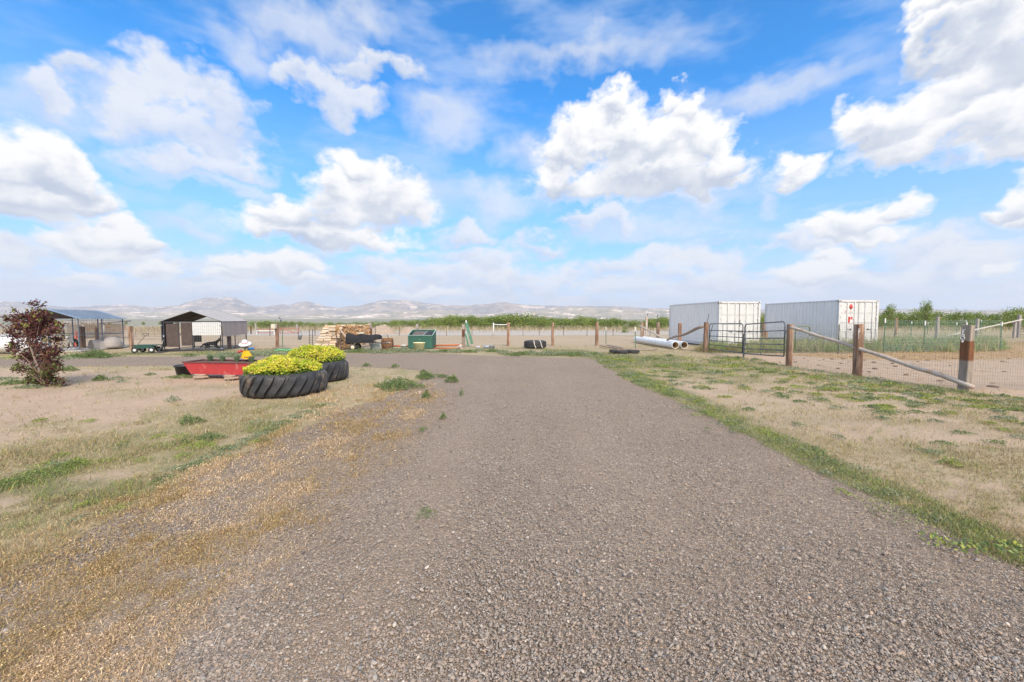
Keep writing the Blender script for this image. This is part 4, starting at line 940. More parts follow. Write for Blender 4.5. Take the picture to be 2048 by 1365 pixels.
# tubular gates between gate posts
gL, hL = hpost(1410, 645, 704); gM = G(1486, 716.5); 
gp = empty('gate_post', gL, 0, 'brown wooden gate post at the left end of the double gate', 'post')
o = tie_verts(.165, .165, hL, 12, (.03, 0)).build('post', WOOD, gp)
st = MB(); st.bar((.06, 0, hL - .02), (.15, 0, hL + .42), .018, .018); st.build('steel_rod', DARKSTEEL, gp)
def gate(pL, pR, zL0, zL1, zR0, zR1, label, cross, left_round=True):
    t = empty('tube_gate', (pL.x, pL.y, 0), 0, label, 'gate', 'double tube gate')
    d = Vector((pR.x - pL.x, pR.y - pL.y, 0)); 
    def Q(u, v): 
        z0 = zL0 + (zR0 - zL0) * u; z1 = zL1 + (zR1 - zL1) * u; return d * u + Vector((0, 0, z0 + (z1 - z0) * v))
    f = MB(); r = .022; c = .055
    loop = [Q(0, 0), Q(0, .88)] + [Q(c * (1 - math.cos(a)), .88 + .12 * math.sin(a)) for a in np.linspace(.3, 1.57, 5)] + [Q(1 - c, 1)] + [Q(1 - c * (1 - math.sin(a)), .88 + .12 * math.cos(a)) for a in np.linspace(.3, 1.57, 5)] + [Q(1, 0)]
    f.tube(loop, r, 8); f.tube([Q(0, 0), Q(1, 0)], r, 8); f.build('frame', GATEM, t)
    for v in (.17, .34, .52, .74): b = MB(); b.tube([Q(0, v), Q(1, v)], .018, 8); b.build('rail', GATEM, t)
    b = MB(); b.bar(Q(cross, 0), Q(cross, 1), .03, .012); b.build('brace', GATEM, t)
    return t, Q
hz_ = lambda py, Y: CAM_H - (py - 638) / FPX * Y
pL = gL + Vector((.16, -.05, 0)); pR = Vector((G(1484, 716).x, G(1484, 716).y, 0)); pA = gA + Vector((-.20, -.02, 0))
g1, Q1 = gate(pL, pR, hz_(698.5, pL.y), hz_(648, pL.y), hz_(706, pR.y), hz_(647.5, pR.y), 'left leaf of the slate grey tube gate, before the plain container', .44)
pR2 = pR + Vector((.075, -.01, 0))
g2, Q2 = gate(pR2, pA, hz_(708, pR.y), hz_(649, pR.y), hz_(713, pA.y), hz_(643.5, pA.y), 'right leaf of the slate grey tube gate, hinged at the thick post', .46)
b = MB(); b.bar((pR.x + .04 - pR2.x, -.03, 0), (pR.x + .04 - pR2.x, -.03, .98), .055, .04); b.build('drop_leg', GATEM, g2)
b = MB(); b.bar((pR.x - .16, pR.y - .05, 1.28), (pR.x - .155, pR.y - .05, 1.56), .016, .016); tag(b.build('steel_pin', DARKSTEEL), 'thin dark steel pin sticking up from the gate top', 'pin')
b = MB(); b.tube([(gL.x + .30, gL.y - .1, 1.35), (gL.x + .27, gL.y - .1, 1.2), (gL.x + .19, gL.y - .08, .85), (gL.x + .17, gL.y - .06, .6)], .014, 6); tag(b.build('gate_chain', DARKSTEEL), 'dark chain hanging beside the left gate post', 'chain')
b = MB(); b.tube([(gA.x - .24, gA.y - .2, 1.28), (gA.x - .30, gA.y - .2, 1.12), (gA.x - .33, gA.y - .2, .95)], .014, 6); tag(b.build('gate_chain', DARKSTEEL), 'dark chain hanging from the pole by the thick gate post', 'chain')

# fence behind the gates, wooden posts and leaning brace rails left of the container
f2 = empty('field_fence', G(1016, 692), 0, 'long wire fence with brown timber posts along the edge of the dirt field', 'fence')
line = []
for i, (px, top, base, w) in enumerate([(555, 648, 694, 7.5), (741, 646, 693, 7), (835, 649, 693, 5.5), (927, 649, 696, 5.5), (1017, 646, 692, 6.5), (1105.5, 645.5, 691, 6.2), (1193.5, 645, 691, 6.5)]):
    o, g, h = post(f2, px, top, base, w, 20 + i, ST2 if i in (1, 2, 3) else WOOD, rz=rnd.uniform(-.2, .2)); line.append(g)
m = MB(); o0 = f2.location
hs = [.25, .45, .65, .85, 1.05, 1.2]
for a_, b_ in zip(line[:-1], line[1:]): wire_mesh(m, a_ - o0, b_ - o0, .05, 1.15, .30, hs, .0035)
wire_mesh(m, G(463, 696) - o0, line[0] - o0, .05, 1.15, .30, hs, .0035); gT = G(1271, 700); wire_mesh(m, line[-1] - o0, G(1212, 689) - o0, .05, 1.15, .3, hs, .0035); wire_mesh(m, G(1212, 689) - o0, gT - o0, .05, 1.15, .3, hs, .0035); wire_mesh(m, gT - o0, gL - o0, .05, 1.15, .3, hs, .0035)
m.build('wire_mesh', WIRE, f2)
TPN = [0]
def tpost(px, top, base, label=None, lean=(0, 0), tip=True, parent=None, matp=None):
    g, h = hpost(px, top, base); g = g.copy(); loc = g if parent is None else g - parent.location
    r = empty('steel_post', loc, 0, label, 'post', None) if parent is None else None
    b = MB(); b.bar((0, 0, -.1), (lean[0], lean[1], h - .1), .045, .008, (0, 1, 0)); b.bar((0, .018, -.1), (lean[0], lean[1] + .018, h - .1), .008, .035, (0, 1, 0))
    ob = b.build('post', matp or TPOST, r if parent is None else parent)
    if parent is not None: ob.location = loc
    if tip:
        c = MB(); k = 1 / max(.1, h - .1); c.bar((lean[0] * (h - .22) * k, -.001, h - .22), (lean[0], lean[1] - .001, h), .05, .03, (0, 1, 0)); c.build('tip', TWHITE, ob)
    return r or ob
tpost(1212, 654, 689, 'green steel post with white tip between two timber posts', (-.02, 0)); tpost(1271, 654.5, 700, 'green steel post with white tip beside the white pipes', (-.03, 0))
tpost(565.5, 655, 694, 'thin dark steel post just right of the white topped timber post', (0, 0), False)
# pale cap block on one timber post
b = MB(); b.box((0, 0, 0), (.22, .20, .26), bev=.02); g = line[0]; tag(b.build('feed_box', mat('cream paint', (.70, .66, .52), (.60, .57, .45)), None, (g.x - .06, g.y - .2, hz_(653, g.y - .1))), 'cream box on top of the timber post behind the planters', 'box')
f3 = empty('brace_fence', G(1283, 677), 0, 'short timber post line with slanting log rails left of the plain container', 'fence')
for i, (px, top, base, w) in enumerate([(1284, 645, 684, 6.5), (1315.5, 645, 682, 6.5), (1359, 647, 694, 8)]): post(f3, px, top, base, w, 40 + i, WOOD)
b = MB(); p0 = D(1277, 651, 25.5); p1 = D(1338, 683, 24.5); b.tube([p0.lerp(p1, t) for t in np.linspace(0, 1, 6)], [.05, .055, .05, .06, .055, .05], 8); tag(b.build('log_rail', WOODG), 'grey log slanting down to the right above the white pipes', 'log')
b = MB(); p0 = D(1334, 681, 21.5); p1 = D(1406, 654, 19.8); b.tube([p0.lerp(p1, t) + Vector((0, 0, .04 * math.sin(t * 9))) for t in np.linspace(0, 1, 10)], [.05, .05, .06, .055, .06, .065, .07, .075, .07, .08], 8); tag(b.build('log_rail', LOGD), 'dark knobby log slanting up to the left gate post', 'log')

# green mesh pen on the right with white tipped steel posts
pen = empty('wire_pen', G(1848, 703), 0, 'green welded wire pen fence on white tipped steel posts, right of the containers', 'fence')
pp = [(1768, 637, 705), (1848, 642, 703.5), (1931, 645, 701), (2001, 644, 701)]
for px, top, base in pp: tpost(px, top, base, parent=pen, lean=(-.02, 0))
for px, top, base in [(1822, 643, 672), (1855, 645, 668), (1912, 645, 676), (1930.5, 641, 671), (1961, 640, 667)]: tpost(px, top, base, parent=pen)
m = MB(); o0 = pen.location; gs_ = [G(px, b_) for px, _, b_ in pp]
for a_, b_ in zip(gs_[:-1], gs_[1:]): wire_mesh(m, a_ - o0, b_ - o0, .02, 1.5, .10, [.05, .15, .25, .35, .5, .65, .8, .95, 1.1, 1.25, 1.4, 1.5], .007)
m.build('wire_mesh', GWIRE, pen)
# mesh run in front of the containers
run = empty('wire_fence', G(1676, 707), 0, 'thin grey wire fence between the gate and the marked container', 'fence')
tpost(1676, 645, 707, parent=run, tip=False, matp=DARKSTEEL)
m = MB(); o0 = run.location; a_ = G(1500, 704) ; wire_mesh(m, G(1590, 706) - o0, G(1676, 707) - o0, .02, 1.35, .10, [.05, .2, .35, .5, .7, .9, 1.1, 1.22, 1.35], .006); wire_mesh(m, G(1676, 707) - o0, gs_[0] - o0, .02, 1.4, .10, [.05, .2, .35, .5, .7, .9, 1.1, 1.22, 1.4], .006)
wire_mesh(m, G(1487, 703) - o0, G(1590, 706) - o0, .02, 1.2, .12, [.05, .2, .35, .5, .7, .9, 1.1, 1.2], .006); m.build('wire_mesh', WIRE, run)
# bent green pipe headgate behind the thick post
hg = empty('pipe_frame', (0, 0, 0), 0, 'bent green pipe hoop standing behind the thick gate post', 'pipe frame'); Yh = 17.6
HGm = mat('worn green pipe', (.10, .17, .10), (.17, .20, .16), .6, 12, c3=(.28, .30, .12), s3=6)
b = MB(); b.tube([D(1590, 700, Yh), D(1591, 663, Yh), D(1593, 656, Yh), D(1597, 653, Yh), D(1616, 653, Yh), D(1620, 656, Yh), D(1619, 672, Yh)], .028, 8); b.build('hoop', HGm, hg)
b = MB(); b.tube([D(1592, 662, Yh), D(1619, 662.5, Yh)], .02, 6); b.build('crossbar', HGm, hg)
# stump-like timbers between the containers
for i, (px, top, base, w, lab) in enumerate([(1526, 647, 690, 5.5, 'tall reddish timber post between the two containers'), (1531, 663, 690, 9, 'short thick brown timber between the two containers')]):
    g, h = hpost(px, top, base); t = tie_verts(w / FPX * g.y / (1 + .9 * abs(g.x / g.y)), w / FPX * g.y / (1 + .9 * abs(g.x / g.y)), h, 60 + i).build('timber_post', WOOD); t.location = g; tag(t, lab, 'post')
# far right posts, white pole and panel
far = [(1791, 636, 678, 7, 'weathered timber post just right of the marked container'), (1873.5, 634, 678, 9, 'weathered timber post left of the corner post, behind the pen'), (1953, 638, 676, 9, 'split grey timber post right of the corner post, behind the pen'), (2036, 630, 675, 10, 'rightmost tall dark timber post under the white pole')]
for i, (px, top, base, w, lab) in enumerate(far):
    g, h = hpost(px, top, base); t = tie_verts(w / FPX * g.y / (1 + .9 * abs(g.x / g.y)), w / FPX * g.y / (1 + .9 * abs(g.x / g.y)), h, 70 + i).build('timber_post', WOODG if i else WOOD); t.location = g; tag(t, lab, 'post')
g, h = hpost(2028, 642, 676); t = tie_verts(.16, .16, h, 79).build('timber_post', WOODG); t.location = g; tag(t, 'shorter grey post close beside the rightmost tall post', 'post')
b = MB(); b.tube([D(1872, 677, 32.5), D(2045, 639.5, 33.6)], .055, 8); tag(b.build('white_pole', mat('white peeling pole', (.66, .62, .55), (.50, .45, .38), .7, 6)), 'long white pole slanting up to the rightmost timber post', 'pole')
b = MB()
for z in (.25, .5, .75, 1.0, 1.25, 1.5): b.tube([D(2040, 660, 34) * 1 + Vector((0, 0, z - D(2040, 660, 34).z)), Vector((60, 35, z))], .025, 6)
tag(b.build('corral_fence', mat('grey green panel', (.20, .23, .20))), 'tubular corral rails running off the right edge behind the posts', 'fence')
# ---------------------------------------------------------------- things along the far verge
RUB = mat('tyre rubber', (.035, .035, .038), (.06, .058, .056), .75, 9, bump=.004, bscale=30, c3=(.16, .13, .10), s3=3, t3=(.60, .74))
PVC = mat('white pipe plastic', (.88, .88, .86), (.84, .84, .82), .35, 3)
PVCI = mat('tan pipe inside', (.62, .45, .24), (.54, .38, .20), .6, 5)
def pvc(x0, y0, x1, y1, r, label):
    t = empty('plastic_pipe', (x0, y0, 0), 0, label, 'pipe', 'white plastic pipes'); d = Vector((x1 - x0, y1 - y0, 0)); zc = r + .03
    n = 28; b = MB(); i_ = MB(); L = d.length; u = d.normalized(); s = Vector((-u.y, u.x, 0)); Z = Vector((0, 0, 1)); ri = r * .88
    def ring(p, rad): return [p + (s * math.cos(2 * math.pi * k / n) + Z * math.sin(2 * math.pi * k / n)) * rad + Z * zc for k in range(n)]
    o0 = Vector((0, 0, 0))
    A, B, Ci, Di = ring(o0, r), ring(d, r), ring(o0, ri), ring(d, ri)
    vs = A + B; fs = [(k, n + k, n + (k + 1) % n, (k + 1) % n) for k in range(n)]; b.add(vs, fs, True)
    b.add(A + Ci, [(k, (k + 1) % n, n + (k + 1) % n, n + k) for k in range(n)]); b.add(B + Di, [(k, n + k, n + (k + 1) % n, (k + 1) % n) for k in range(n)])
    b.build('outer_wall', PVC, t); i_.add(Ci + Di, [(k, (k + 1) % n, n + (k + 1) % n, n + k) for k in range(n)], True); i_.build('inner_wall', PVCI, t)
    return t
pvc(8.56, 20.9, 8.45, 27.2, .19, 'white plastic pipe lying on the left, its open end facing the drive')
pvc(9.05, 20.95, 8.98, 27.2, .19, 'white plastic pipe lying on the right, nearer the gate post')
def tyre(x, y, r, h, label, seed, z=0, wall=.28, tilt=0, group=None):
    t = empty('old_tyre', (x, y, z), seed * .7, label, 'tyre', group); t.rotation_euler = (tilt, 0, seed * .7)
    b = MB(); pr = [(r * .62, h * .12), (r * .80, .0), (r * .96, h * .06), (r, h * .3), (r, h * .7), (r * .96, h * .94), (r * .80, h), (r * .62, h * .88), (r * .60, h * .8), (r * .86, h * .72), (r * .88, h * .3), (r * .60, h * .2), (r * .62, h * .12)]
    b.lathe(pr, n=40, cap0=False, cap1=False); b.build('carcass', RUB, t)
    tr = MB(); nn = 44
    for k in range(nn):
        a = 2 * math.pi * k / nn; M = Matrix.Rotation(a, 4, 'Z') @ Matrix.Translation((r * 1.002, 0, h * .5))
        tr.box((0, 0, h * .2), (r * .05, 2 * math.pi * r / nn * .6, h * .3), M=M); tr.box((0, 2 * math.pi * r / nn * .5, -h * .2), (r * .05, 2 * math.pi * r / nn * .6, h * .3), M=M)
    tr.build('tread', RUB, t); return t
g = G(1071.5, 697.5); tt = tyre(g.x, g.y + .6, .60, .40, 'big black tyre with white rope loops lying in the grass', 1)
ROPE = mat('white rope', (.74, .70, .64), (.60, .56, .50), .8, 30)
for a0 in (-1.75, -1.15):
    b = MB(); a = a0 - .7; p = lambda rr, z, da=0: (rr * math.cos(a + da), rr * math.sin(a + da), z)
    b.tube([p(.42, .41), p(.54, .425), p(.615, .36, .02), p(.635, .2, .07), p(.64, .06, .16), p(.66, .02, .2)], .022, 6); b.build('rope_loop', ROPE, tt)
g = G(1230, 707.5); tyre(g.x, g.y + .25, .20, .16, 'small black tyre leaning half under the other near the planks', 2, group='small tyres')
g = G(1247, 708.5); tyre(g.x, g.y + .3, .30, .13, 'small worn black tyre lying in front, left of its twin', 3, group='small tyres')
g = G(1269, 707.5); tyre(g.x, g.y + .3, .31, .14, 'small black tyre lying at the right end of the tyre row', 4, group='small tyres')
PLK = mat('weathered plank', (.26, .18, .13), (.40, .33, .27), .9, 8, stretch=(.5, 5, 5), c3=(.14, .10, .08))
for p0, p1, lab in [((1201, 695), (1238, 700), 'dark weathered plank lying in the grass, left of the pair'), ((1216, 694), (1261, 702), 'longer brown plank lying across the grass behind the small tyres'), ((1240, 702), (1315, 701), 'thin pale board lying in the grass behind the small tyres')]:
    a_, b_ = G(*p0), G(*p1); b = MB(); b.bar(a_ + Vector((0, 0, .10)), b_ + Vector((0, 0, .06)), .17, .045, (0, 0, 1)); tag(b.build('wooden_plank', PLK), lab, 'plank', 'planks in the grass')
# leaning green and white boards at the post
BG = mat('green board paint', (.06, .17, .11), (.10, .24, .15), .7, 10, c3=(.22, .22, .18)); BWt = mat('white board paint', (.66, .70, .68), (.5, .53, .5), .7, 8)
b = MB(); b.bar(D(935, 690, 23.3), D(932, 641, 23.8), .07, .05); tag(b.build('leaning_pole', BWt), 'pale blue white pole leaning on the timber post with green boards', 'pole')
b = MB(); b.bar(D(944, 688, 23.0), D(933, 646, 23.7), .16, .03, (0, 1, 0)); tag(b.build('green_board', BG), 'wider dark green board leaning right of the timber post', 'board', 'green boards')
b = MB(); b.bar(D(937, 694, 23.0), D(931, 668, 23.5), .10, .03, (0, 1, 0)); tag(b.build('green_board', BG), 'short narrow green board leaning close to the timber post foot', 'board', 'green boards')
b = MB(); b.tube([G(912, 697) + Vector((0, 0, .05)), G(920, 697) + Vector((0, 0, .08)), G(925, 694) + Vector((0, 0, .2)), G(929, 693) + Vector((0, 0, .33))], [.05, .09, .08, .04], 8); b.tube([G(918, 698) + Vector((0, 0, .07)), G(926, 699) + Vector((0, 0, .04))], [.06, .02], 6)
tag(b.build('driftwood', mat('bleached driftwood', (.55, .48, .42), (.40, .34, .29), .9, 9, bump=.01)), 'bleached driftwood root lying at the foot of a timber post', 'driftwood')
GALV = mat('galvanised sheet', (.48, .53, .58), (.36, .40, .44), .45, 9, metal=.5)
def lying_can(px0, px1, pyc, rpx, label, name='metal_can', rz=0, m=GALV):
    g = G((px0 + px1) / 2, pyc + rpx); r = rpx / FPX * g.y; L = (px1 - px0) / FPX * g.y
    t = empty(name, (g.x, g.y, r), rz, label, 'can'); b = MB(); b.lathe([(r * .94, -L / 2), (r, -L / 2 + .02), (r, 0), (r * 1.03, .005), (r, .01), (r, L / 2 - .02), (r * 1.04, L / 2)], n=24, M=Matrix.Rotation(math.pi / 2, 4, 'Y')); b.build('shell', m, t)
    b = MB(); b.lathe([(r * .86, L / 2 + .001), (r * .86, L / 2 + .004)], n=24, M=Matrix.Rotation(math.pi / 2, 4, 'Y')); b.build('mouth_shade', GASKET_SHADE, t); return t  # dark disc on the closed end stands in for the shade inside
lying_can(967, 979, 694, 3.2, 'shiny steel can lying on its side in the grass', rz=-.3)
lying_can(981, 988, 694, 3.4, 'dull green grey can lying right of the shiny one', rz=-.9, m=mat('dull tin', (.28, .33, .33)))
lying_can(952, 960, 694.5, 2.2, 'small pale grey can lying left of the shiny one', rz=.2, m=mat('pale tin', (.50, .50, .54)))
# green chest with open lid, yellow tub
def taper_box(mb, w0, d0, w1, d1, h, z0=0, wall=.0):
    vs = [(-w0 / 2, -d0 / 2, z0), (w0 / 2, -d0 / 2, z0), (w0 / 2, d0 / 2, z0), (-w0 / 2, d0 / 2, z0), (-w1 / 2, -d1 / 2, z0 + h), (w1 / 2, -d1 / 2, z0 + h), (w1 / 2, d1 / 2, z0 + h), (-w1 / 2, d1 / 2, z0 + h)]
    fs = [(0, 3, 2, 1), (0, 1, 5, 4), (1, 2, 6, 5), (2, 3, 7, 6), (3, 0, 4, 7)]
    if wall:
        iw, id_ = w1 - wall * 2, d1 - wall * 2; vs += [(-iw / 2, -id_ / 2, z0 + h), (iw / 2, -id_ / 2, z0 + h), (iw / 2, id_ / 2, z0 + h), (-iw / 2, id_ / 2, z0 + h), (-iw * .9 / 2, -id_ * .9 / 2, z0 + .05), (iw * .9 / 2, -id_ * .9 / 2, z0 + .05), (iw * .9 / 2, id_ * .9 / 2, z0 + .05), (-iw * .9 / 2, id_ * .9 / 2, z0 + .05)]
        fs += [(4, 5, 9, 8), (5, 6, 10, 9), (6, 7, 11, 10), (7, 4, 8, 11), (8, 9, 13, 12), (9, 10, 14, 13), (10, 11, 15, 14), (11, 8, 12, 15), (12, 13, 14, 15)]
    else: fs.append((4, 5, 6, 7))
    mb.add(vs, fs)
GCH = mat('chipped green paint', (.03, .105, .075), (.042, .135, .095), .6, 6, c3=(.22, .34, .28), s3=6, t3=(.64, .72))
GRIM = mat('pale green rim', (.34, .46, .42), (.24, .36, .32), .6, 9)
g = G(841.5, 697.5); t = empty('green_bin', (g.x, g.y + .35, 0), R(-2), 'chipped dark green plywood bin with sunken black top', 'bin')
b = MB(); w = 49 / FPX * g.y; b.add([(-w / 2, -.4, 0), (w / 2, -.4, 0), (w / 2, .5, 0), (-w / 2, .5, 0), (-w / 2, -.4, .70), (w / 2, -.4, .70), (w / 2, .5, .98), (-w / 2, .5, .98)], [(0, 1, 5, 4), (1, 2, 6, 5), (2, 3, 7, 6), (3, 0, 4, 7), (0, 3, 2, 1)]); b.build('walls', GCH, t)
b = MB(); pts = [(-w / 2, -.4, .71), (w / 2, -.4, .71), (w / 2, .5, .99), (-w / 2, .5, .99)]
for a_, c_ in zip(pts, pts[1:] + pts[:1]): b.bar(a_, c_, .05, .03)
b.build('rim', GRIM, t)
b = MB(); b.add([(-w / 2 + .14, -.33, .69), (w / 2 - .55, -.33, .69), (w / 2 - .45, .42, .90), (-w / 2 + .2, .42, .90)], [(0, 1, 2, 3)]); b.build('brown_lid', mat('brown felt lid', (.12, .09, .085), (.17, .14, .13)), t)
b = MB(); b.add([(w / 2 - .53, -.33, .69), (w / 2 - .10, -.33, .69), (w / 2 - .14, .42, .91), (w / 2 - .43, .42, .90)], [(0, 1, 2, 3)]); b.build('black_lid', mat('black felt lid', (.04, .04, .05)), t)
b = MB(); b.bar((w / 2 - .54, -.34, .70), (w / 2 - .44, .43, .91), .025, .02); b.build('lid_strip', GRIM, t)
YEL = mat('yellow plastic', (.80, .74, .42), (.72, .66, .38), .45, 5)
g = G(836, 701.8); t = empty('yellow_tub', (g.x, g.y + .25, 0), 0, 'pale yellow plastic tub in front of the green bin', 'tub')
b = MB(); b.lathe([(.245, 0), (.285, .36), (.315, .37), (.315, .40), (.285, .40), (.235, .06), (.0, .06)], n=32, cap1=False, sx=1.0, sy=.8); b.build('tub_wall', YEL, t)
g = G(806, 698); t = empty('white_bucket', (g.x, g.y + .15, 0), 0, 'small white bucket standing left of the green bin', 'bucket')
b = MB(); b.lathe([(.13, 0), (.16, .17), (.17, .17), (.17, .19), (.15, .19), (.12, .03), (0, .03)], n=24, cap1=False); b.build('bucket_wall', PVC, t)
b = MB(); b.lathe([(.166, .12), (.172, .125), (.166, .13)], n=24, cap0=False, cap1=False); b.build('bucket_band', mat('blue grey band', (.3, .35, .42)), t)
ORG = mat('rust orange pipe', (.58, .17, .06), (.46, .14, .06), .7, 7)
b = MB(); b.tube([G(786, 696) + Vector((0, 0, .10)), G(818, 696) + Vector((0, 0, .09))], .045, 8); tag(b.build('orange_pipe', ORG), 'orange pipe lying left of the green bin', 'pipe', 'orange pipes')
b = MB(); b.tube([G(866, 696) + Vector((0, 0, .12)), G(924, 696) + Vector((0, 0, .16))], .045, 8); tag(b.build('orange_pipe', ORG), 'long orange pipe lying between the green bin and the timber post', 'pipe', 'orange pipes')
b = MB(); b.tube([G(868, 698) + Vector((0, 0, .04)), G(918, 698.5) + Vector((0, 0, .04))], .035, 8); tag(b.build('orange_pipe', ORG), 'thin orange pipe lying on the ground in front of the longest one', 'pipe', 'orange pipes')
# half barrel, white tub, leaning shovel
g = G(771, 698.3); t = empty('stump_barrel', (g.x, g.y + .35, 0), .4, 'brown wooden half barrel standing right of the covered cart', 'barrel'); BRW = mat('stained barrel staves', (.30, .15, .07), (.13, .07, .04), .8, 4, stretch=(7, 7, .5), c3=(.50, .28, .10), s3=2.4, t3=(.55, .65))
b = MB(); n = 18
for k in range(n):
    a = 2 * math.pi * k / n; M = Matrix.Rotation(a, 4, 'Z'); r0, r1, r2 = .28, .33, .29
    for (ra, za, rb, zb) in ((.28, 0, .325, .27), (.325, .27, .29, .55)): b.add([M @ Vector((ra, -.052 * ra / .3, za)), M @ Vector((ra, .052 * ra / .3, za)), M @ Vector((rb, .052 * rb / .3, zb)), M @ Vector((rb, -.052 * rb / .3, zb))], [(0, 1, 2, 3)])
b.lathe([(.0, .50), (.28, .50)], n=18, cap0=False, cap1=False); b.build('staves', BRW, t)
HOOP = mat('rusty hoop', (.18, .12, .09))
for z_ in (.10, .40): b = MB(); b.lathe([(.314, z_), (.324, z_), (.324, z_ + .04), (.314, z_ + .04)], n=30, cap0=False, cap1=False); b.build('hoop', HOOP, t)
b = MB(); b.box((0, -.33, .33), (.24, .02, .035)); b.build('white_tag', WHITEP, t)
b = MB(); p0 = G(783, 697) + Vector((0, 0, .05)); p1 = D(774.5, 669.5, 22.9); b.tube([p0, p0.lerp(p1, .65)], .018, 6); t = tag(b.build('garden_spade', WHITEP), 'white handled spade leaning on the half barrel', 'spade'); b = MB(); b.tube([p0.lerp(p1, .65), p1], .02, 6); b.build('grip', DARKSTEEL, t)
g = G(748, 700.3); t = empty('white_tub', (g.x, g.y + .2, 0), 0, 'ribbed white plastic tub under the cart tongue', 'tub'); b = MB(); b.lathe([(.22, 0), (.25, .26), (.28, .27), (.28, .30), (.25, .30), (.21, .05), (0, .05)], n=28, cap1=False, sx=1.05, sy=.8); b.build('tub_wall', mat('milky plastic', (.66, .70, .70), (.58, .62, .60), .4, 8, stretch=(9, 9, .3)), t)
b = MB()
for k in range(28):
    a = 2 * math.pi * k / 28; b.bar((.222 * 1.05 * math.cos(a), .222 * .8 * math.sin(a), .02), (.252 * 1.05 * math.cos(a), .252 * .8 * math.sin(a), .25), .01, .01)
b.build('ribs', WHITEP, t)
b = MB(); p0 = D(766, 672, 22.8); b.box(p0, (.30, .05, .03)); b.box(p0 + Vector((-.13, 0, -.06)), (.03, .04, .14)); tag(b.build('steel_bracket', GALV), 'small steel bracket standing on top of the half barrel', 'bracket')
# covered garden cart
g = G(707, 701.5); cy = g.y + .25
t = empty('garden_cart', (g.x, cy, 0), 0, 'two wheeled garden cart under a crumpled black cover', 'cart')
COV = mat('black tarpaulin', (.012, .013, .015), (.026, .026, .030), .9, 3, bump=.02, bscale=7)
b = MB(); nx, ny = 26, 12; X0, X1 = (694 - 707) / FPX * cy, (757 - 707) / FPX * cy; vs = []
rr_ = random.Random(3)
for i in range(nx):
    u = i / (nx - 1); x = X0 + (X1 - X0) * u; zt = .85 - .10 * u - .03 * math.sin(u * 6) ; zb = .40 + .06 * math.sin(u * 3.3 - .2) - .05 * (1 - u) + max(0, u - .7) * .7; wd = .40 * (1 - .25 * u)
    for j in range(ny):
        v = j / (ny - 1); a = -math.pi * .52 + v * math.pi * 1.04
        y = math.sin(a) * wd; z = zb + (zt - zb) * max(0, math.cos(a)) ** .35 if abs(a) < math.pi / 2 else zb - .02
        vs.append((x + rr_.uniform(-.008, .008), y + rr_.uniform(-.015, .015), z + rr_.uniform(-.012, .012) + .03 * math.sin(u * 13 + v * 4)))
fs = [(i * ny + j, (i + 1) * ny + j, (i + 1) * ny + j + 1, i * ny + j + 1) for i in range(nx - 1) for j in range(ny - 1)] + [tuple(range(ny)), tuple((nx - 1) * ny + j for j in reversed(range(ny)))]
b.add(vs, fs, True); b.build('cover', COV, t)
b = MB(); b.bar((X0 + .1, 0, .40), (X1 + .45, 0, .36), .05, .05); b.bar((X0 + .2, -.3, .40), (X1 - .3, -.3, .42), .04, .04); b.bar((X0 + .2, .3, .40), (X1 - .3, .3, .42), .04, .04); b.bar((0, -.32, .17), (0, .32, .17), .03, .03); b.bar((.0, -.2, .17), (.35, -.2, .40), .03, .03); b.bar((.95, -.1, .40), (.75, -.1, .05), .025, .025); b.bar((.75, -.1, .05), (.95, -.1, .05), .025, .025); b.build('chassis', DARKSTEEL, t)
CRM = mat('cream wheel paint', (.78, .68, .48), (.66, .56, .38), .5, 9)
for yy_ in (-.33, .33):
    w = empty('wheel', (0, yy_, .17), 0); w.parent = t; M = Matrix.Rotation(math.pi / 2, 4, 'X')
    b = MB(); b.lathe([(.10, -.05), (.155, -.055), (.175, -.03), (.175, .03), (.155, .055), (.10, .05)], n=28, M=M, cap0=False, cap1=False); b.build('tyre', RUB, w)
    b = MB(); b.lathe([(.0, -.045), (.03, -.05), (.035, -.03), (.10, -.03), (.11, -.045), (.11, .045), (.0, .045)], n=28, M=M @ Matrix.Rotation(math.pi, 4, 'X')); b.lathe([(.0, -.045), (.03, -.05), (.035, -.03), (.10, -.03), (.11, -.045), (.11, .045), (.0, .045)], n=28, M=M); b.build('rim', CRM, w)
gx = g
b = MB(); b.box((0, 0, 0), (.30, .28, .035)); b.box((.08, 0, .03), (.10, .2, .03)); tag(b.build('board_offcut', mat('cream board', (.74, .72, .62), (.60, .58, .48)), None, (gx.x + .32, cy - .05, .875)), 'cream board offcut lying on the black cart cover', 'board')

# ---------------------------------------------------------------- woodpile: every log is a thing
ENDM = mat('cut wood end', (.62, .34, .14), (.42, .21, .08), .85, 30, c3=(.72, .50, .26), s3=9)
SPL = mat('split firewood', (.66, .56, .44), (.52, .40, .29), .85, 7, stretch=(.6, 6, 6), c3=(.70, .45, .20), s3=3, t3=(.55, .65))
def log_proto(seed):
    r = random.Random(seed); b = MB(); n = r.choice([3, 4, 5, 7]); L = .42; a0 = r.uniform(0, 6); vs = []
    rad = [r.uniform(.75, 1.1) * .075 for _ in range(n)]
    for x in (0, L):
        for k in range(n): a = a0 + 2 * math.pi * k / n; vs.append((x, rad[k] * math.cos(a), rad[k] * math.sin(a)))
    side = [(k, (k + 1) % n, n + (k + 1) % n, n + k) for k in range(n)]
    b.add(vs, side); o = b.build('split_log', SPL)
    me = o.data; me.materials.append(ENDM); bm = bmesh.new(); bm.from_mesh(me); bm.verts.ensure_lookup_table()
    f1_ = bm.faces.new([bm.verts[k] for k in reversed(range(n))]); f2_ = bm.faces.new([bm.verts[n + k] for k in range(n)]); f1_.material_index = f2_.material_index = 1; bm.to_mesh(me); bm.free(); return o
lp = [log_proto(k) for k in range(9)]; lused = [0] * 9
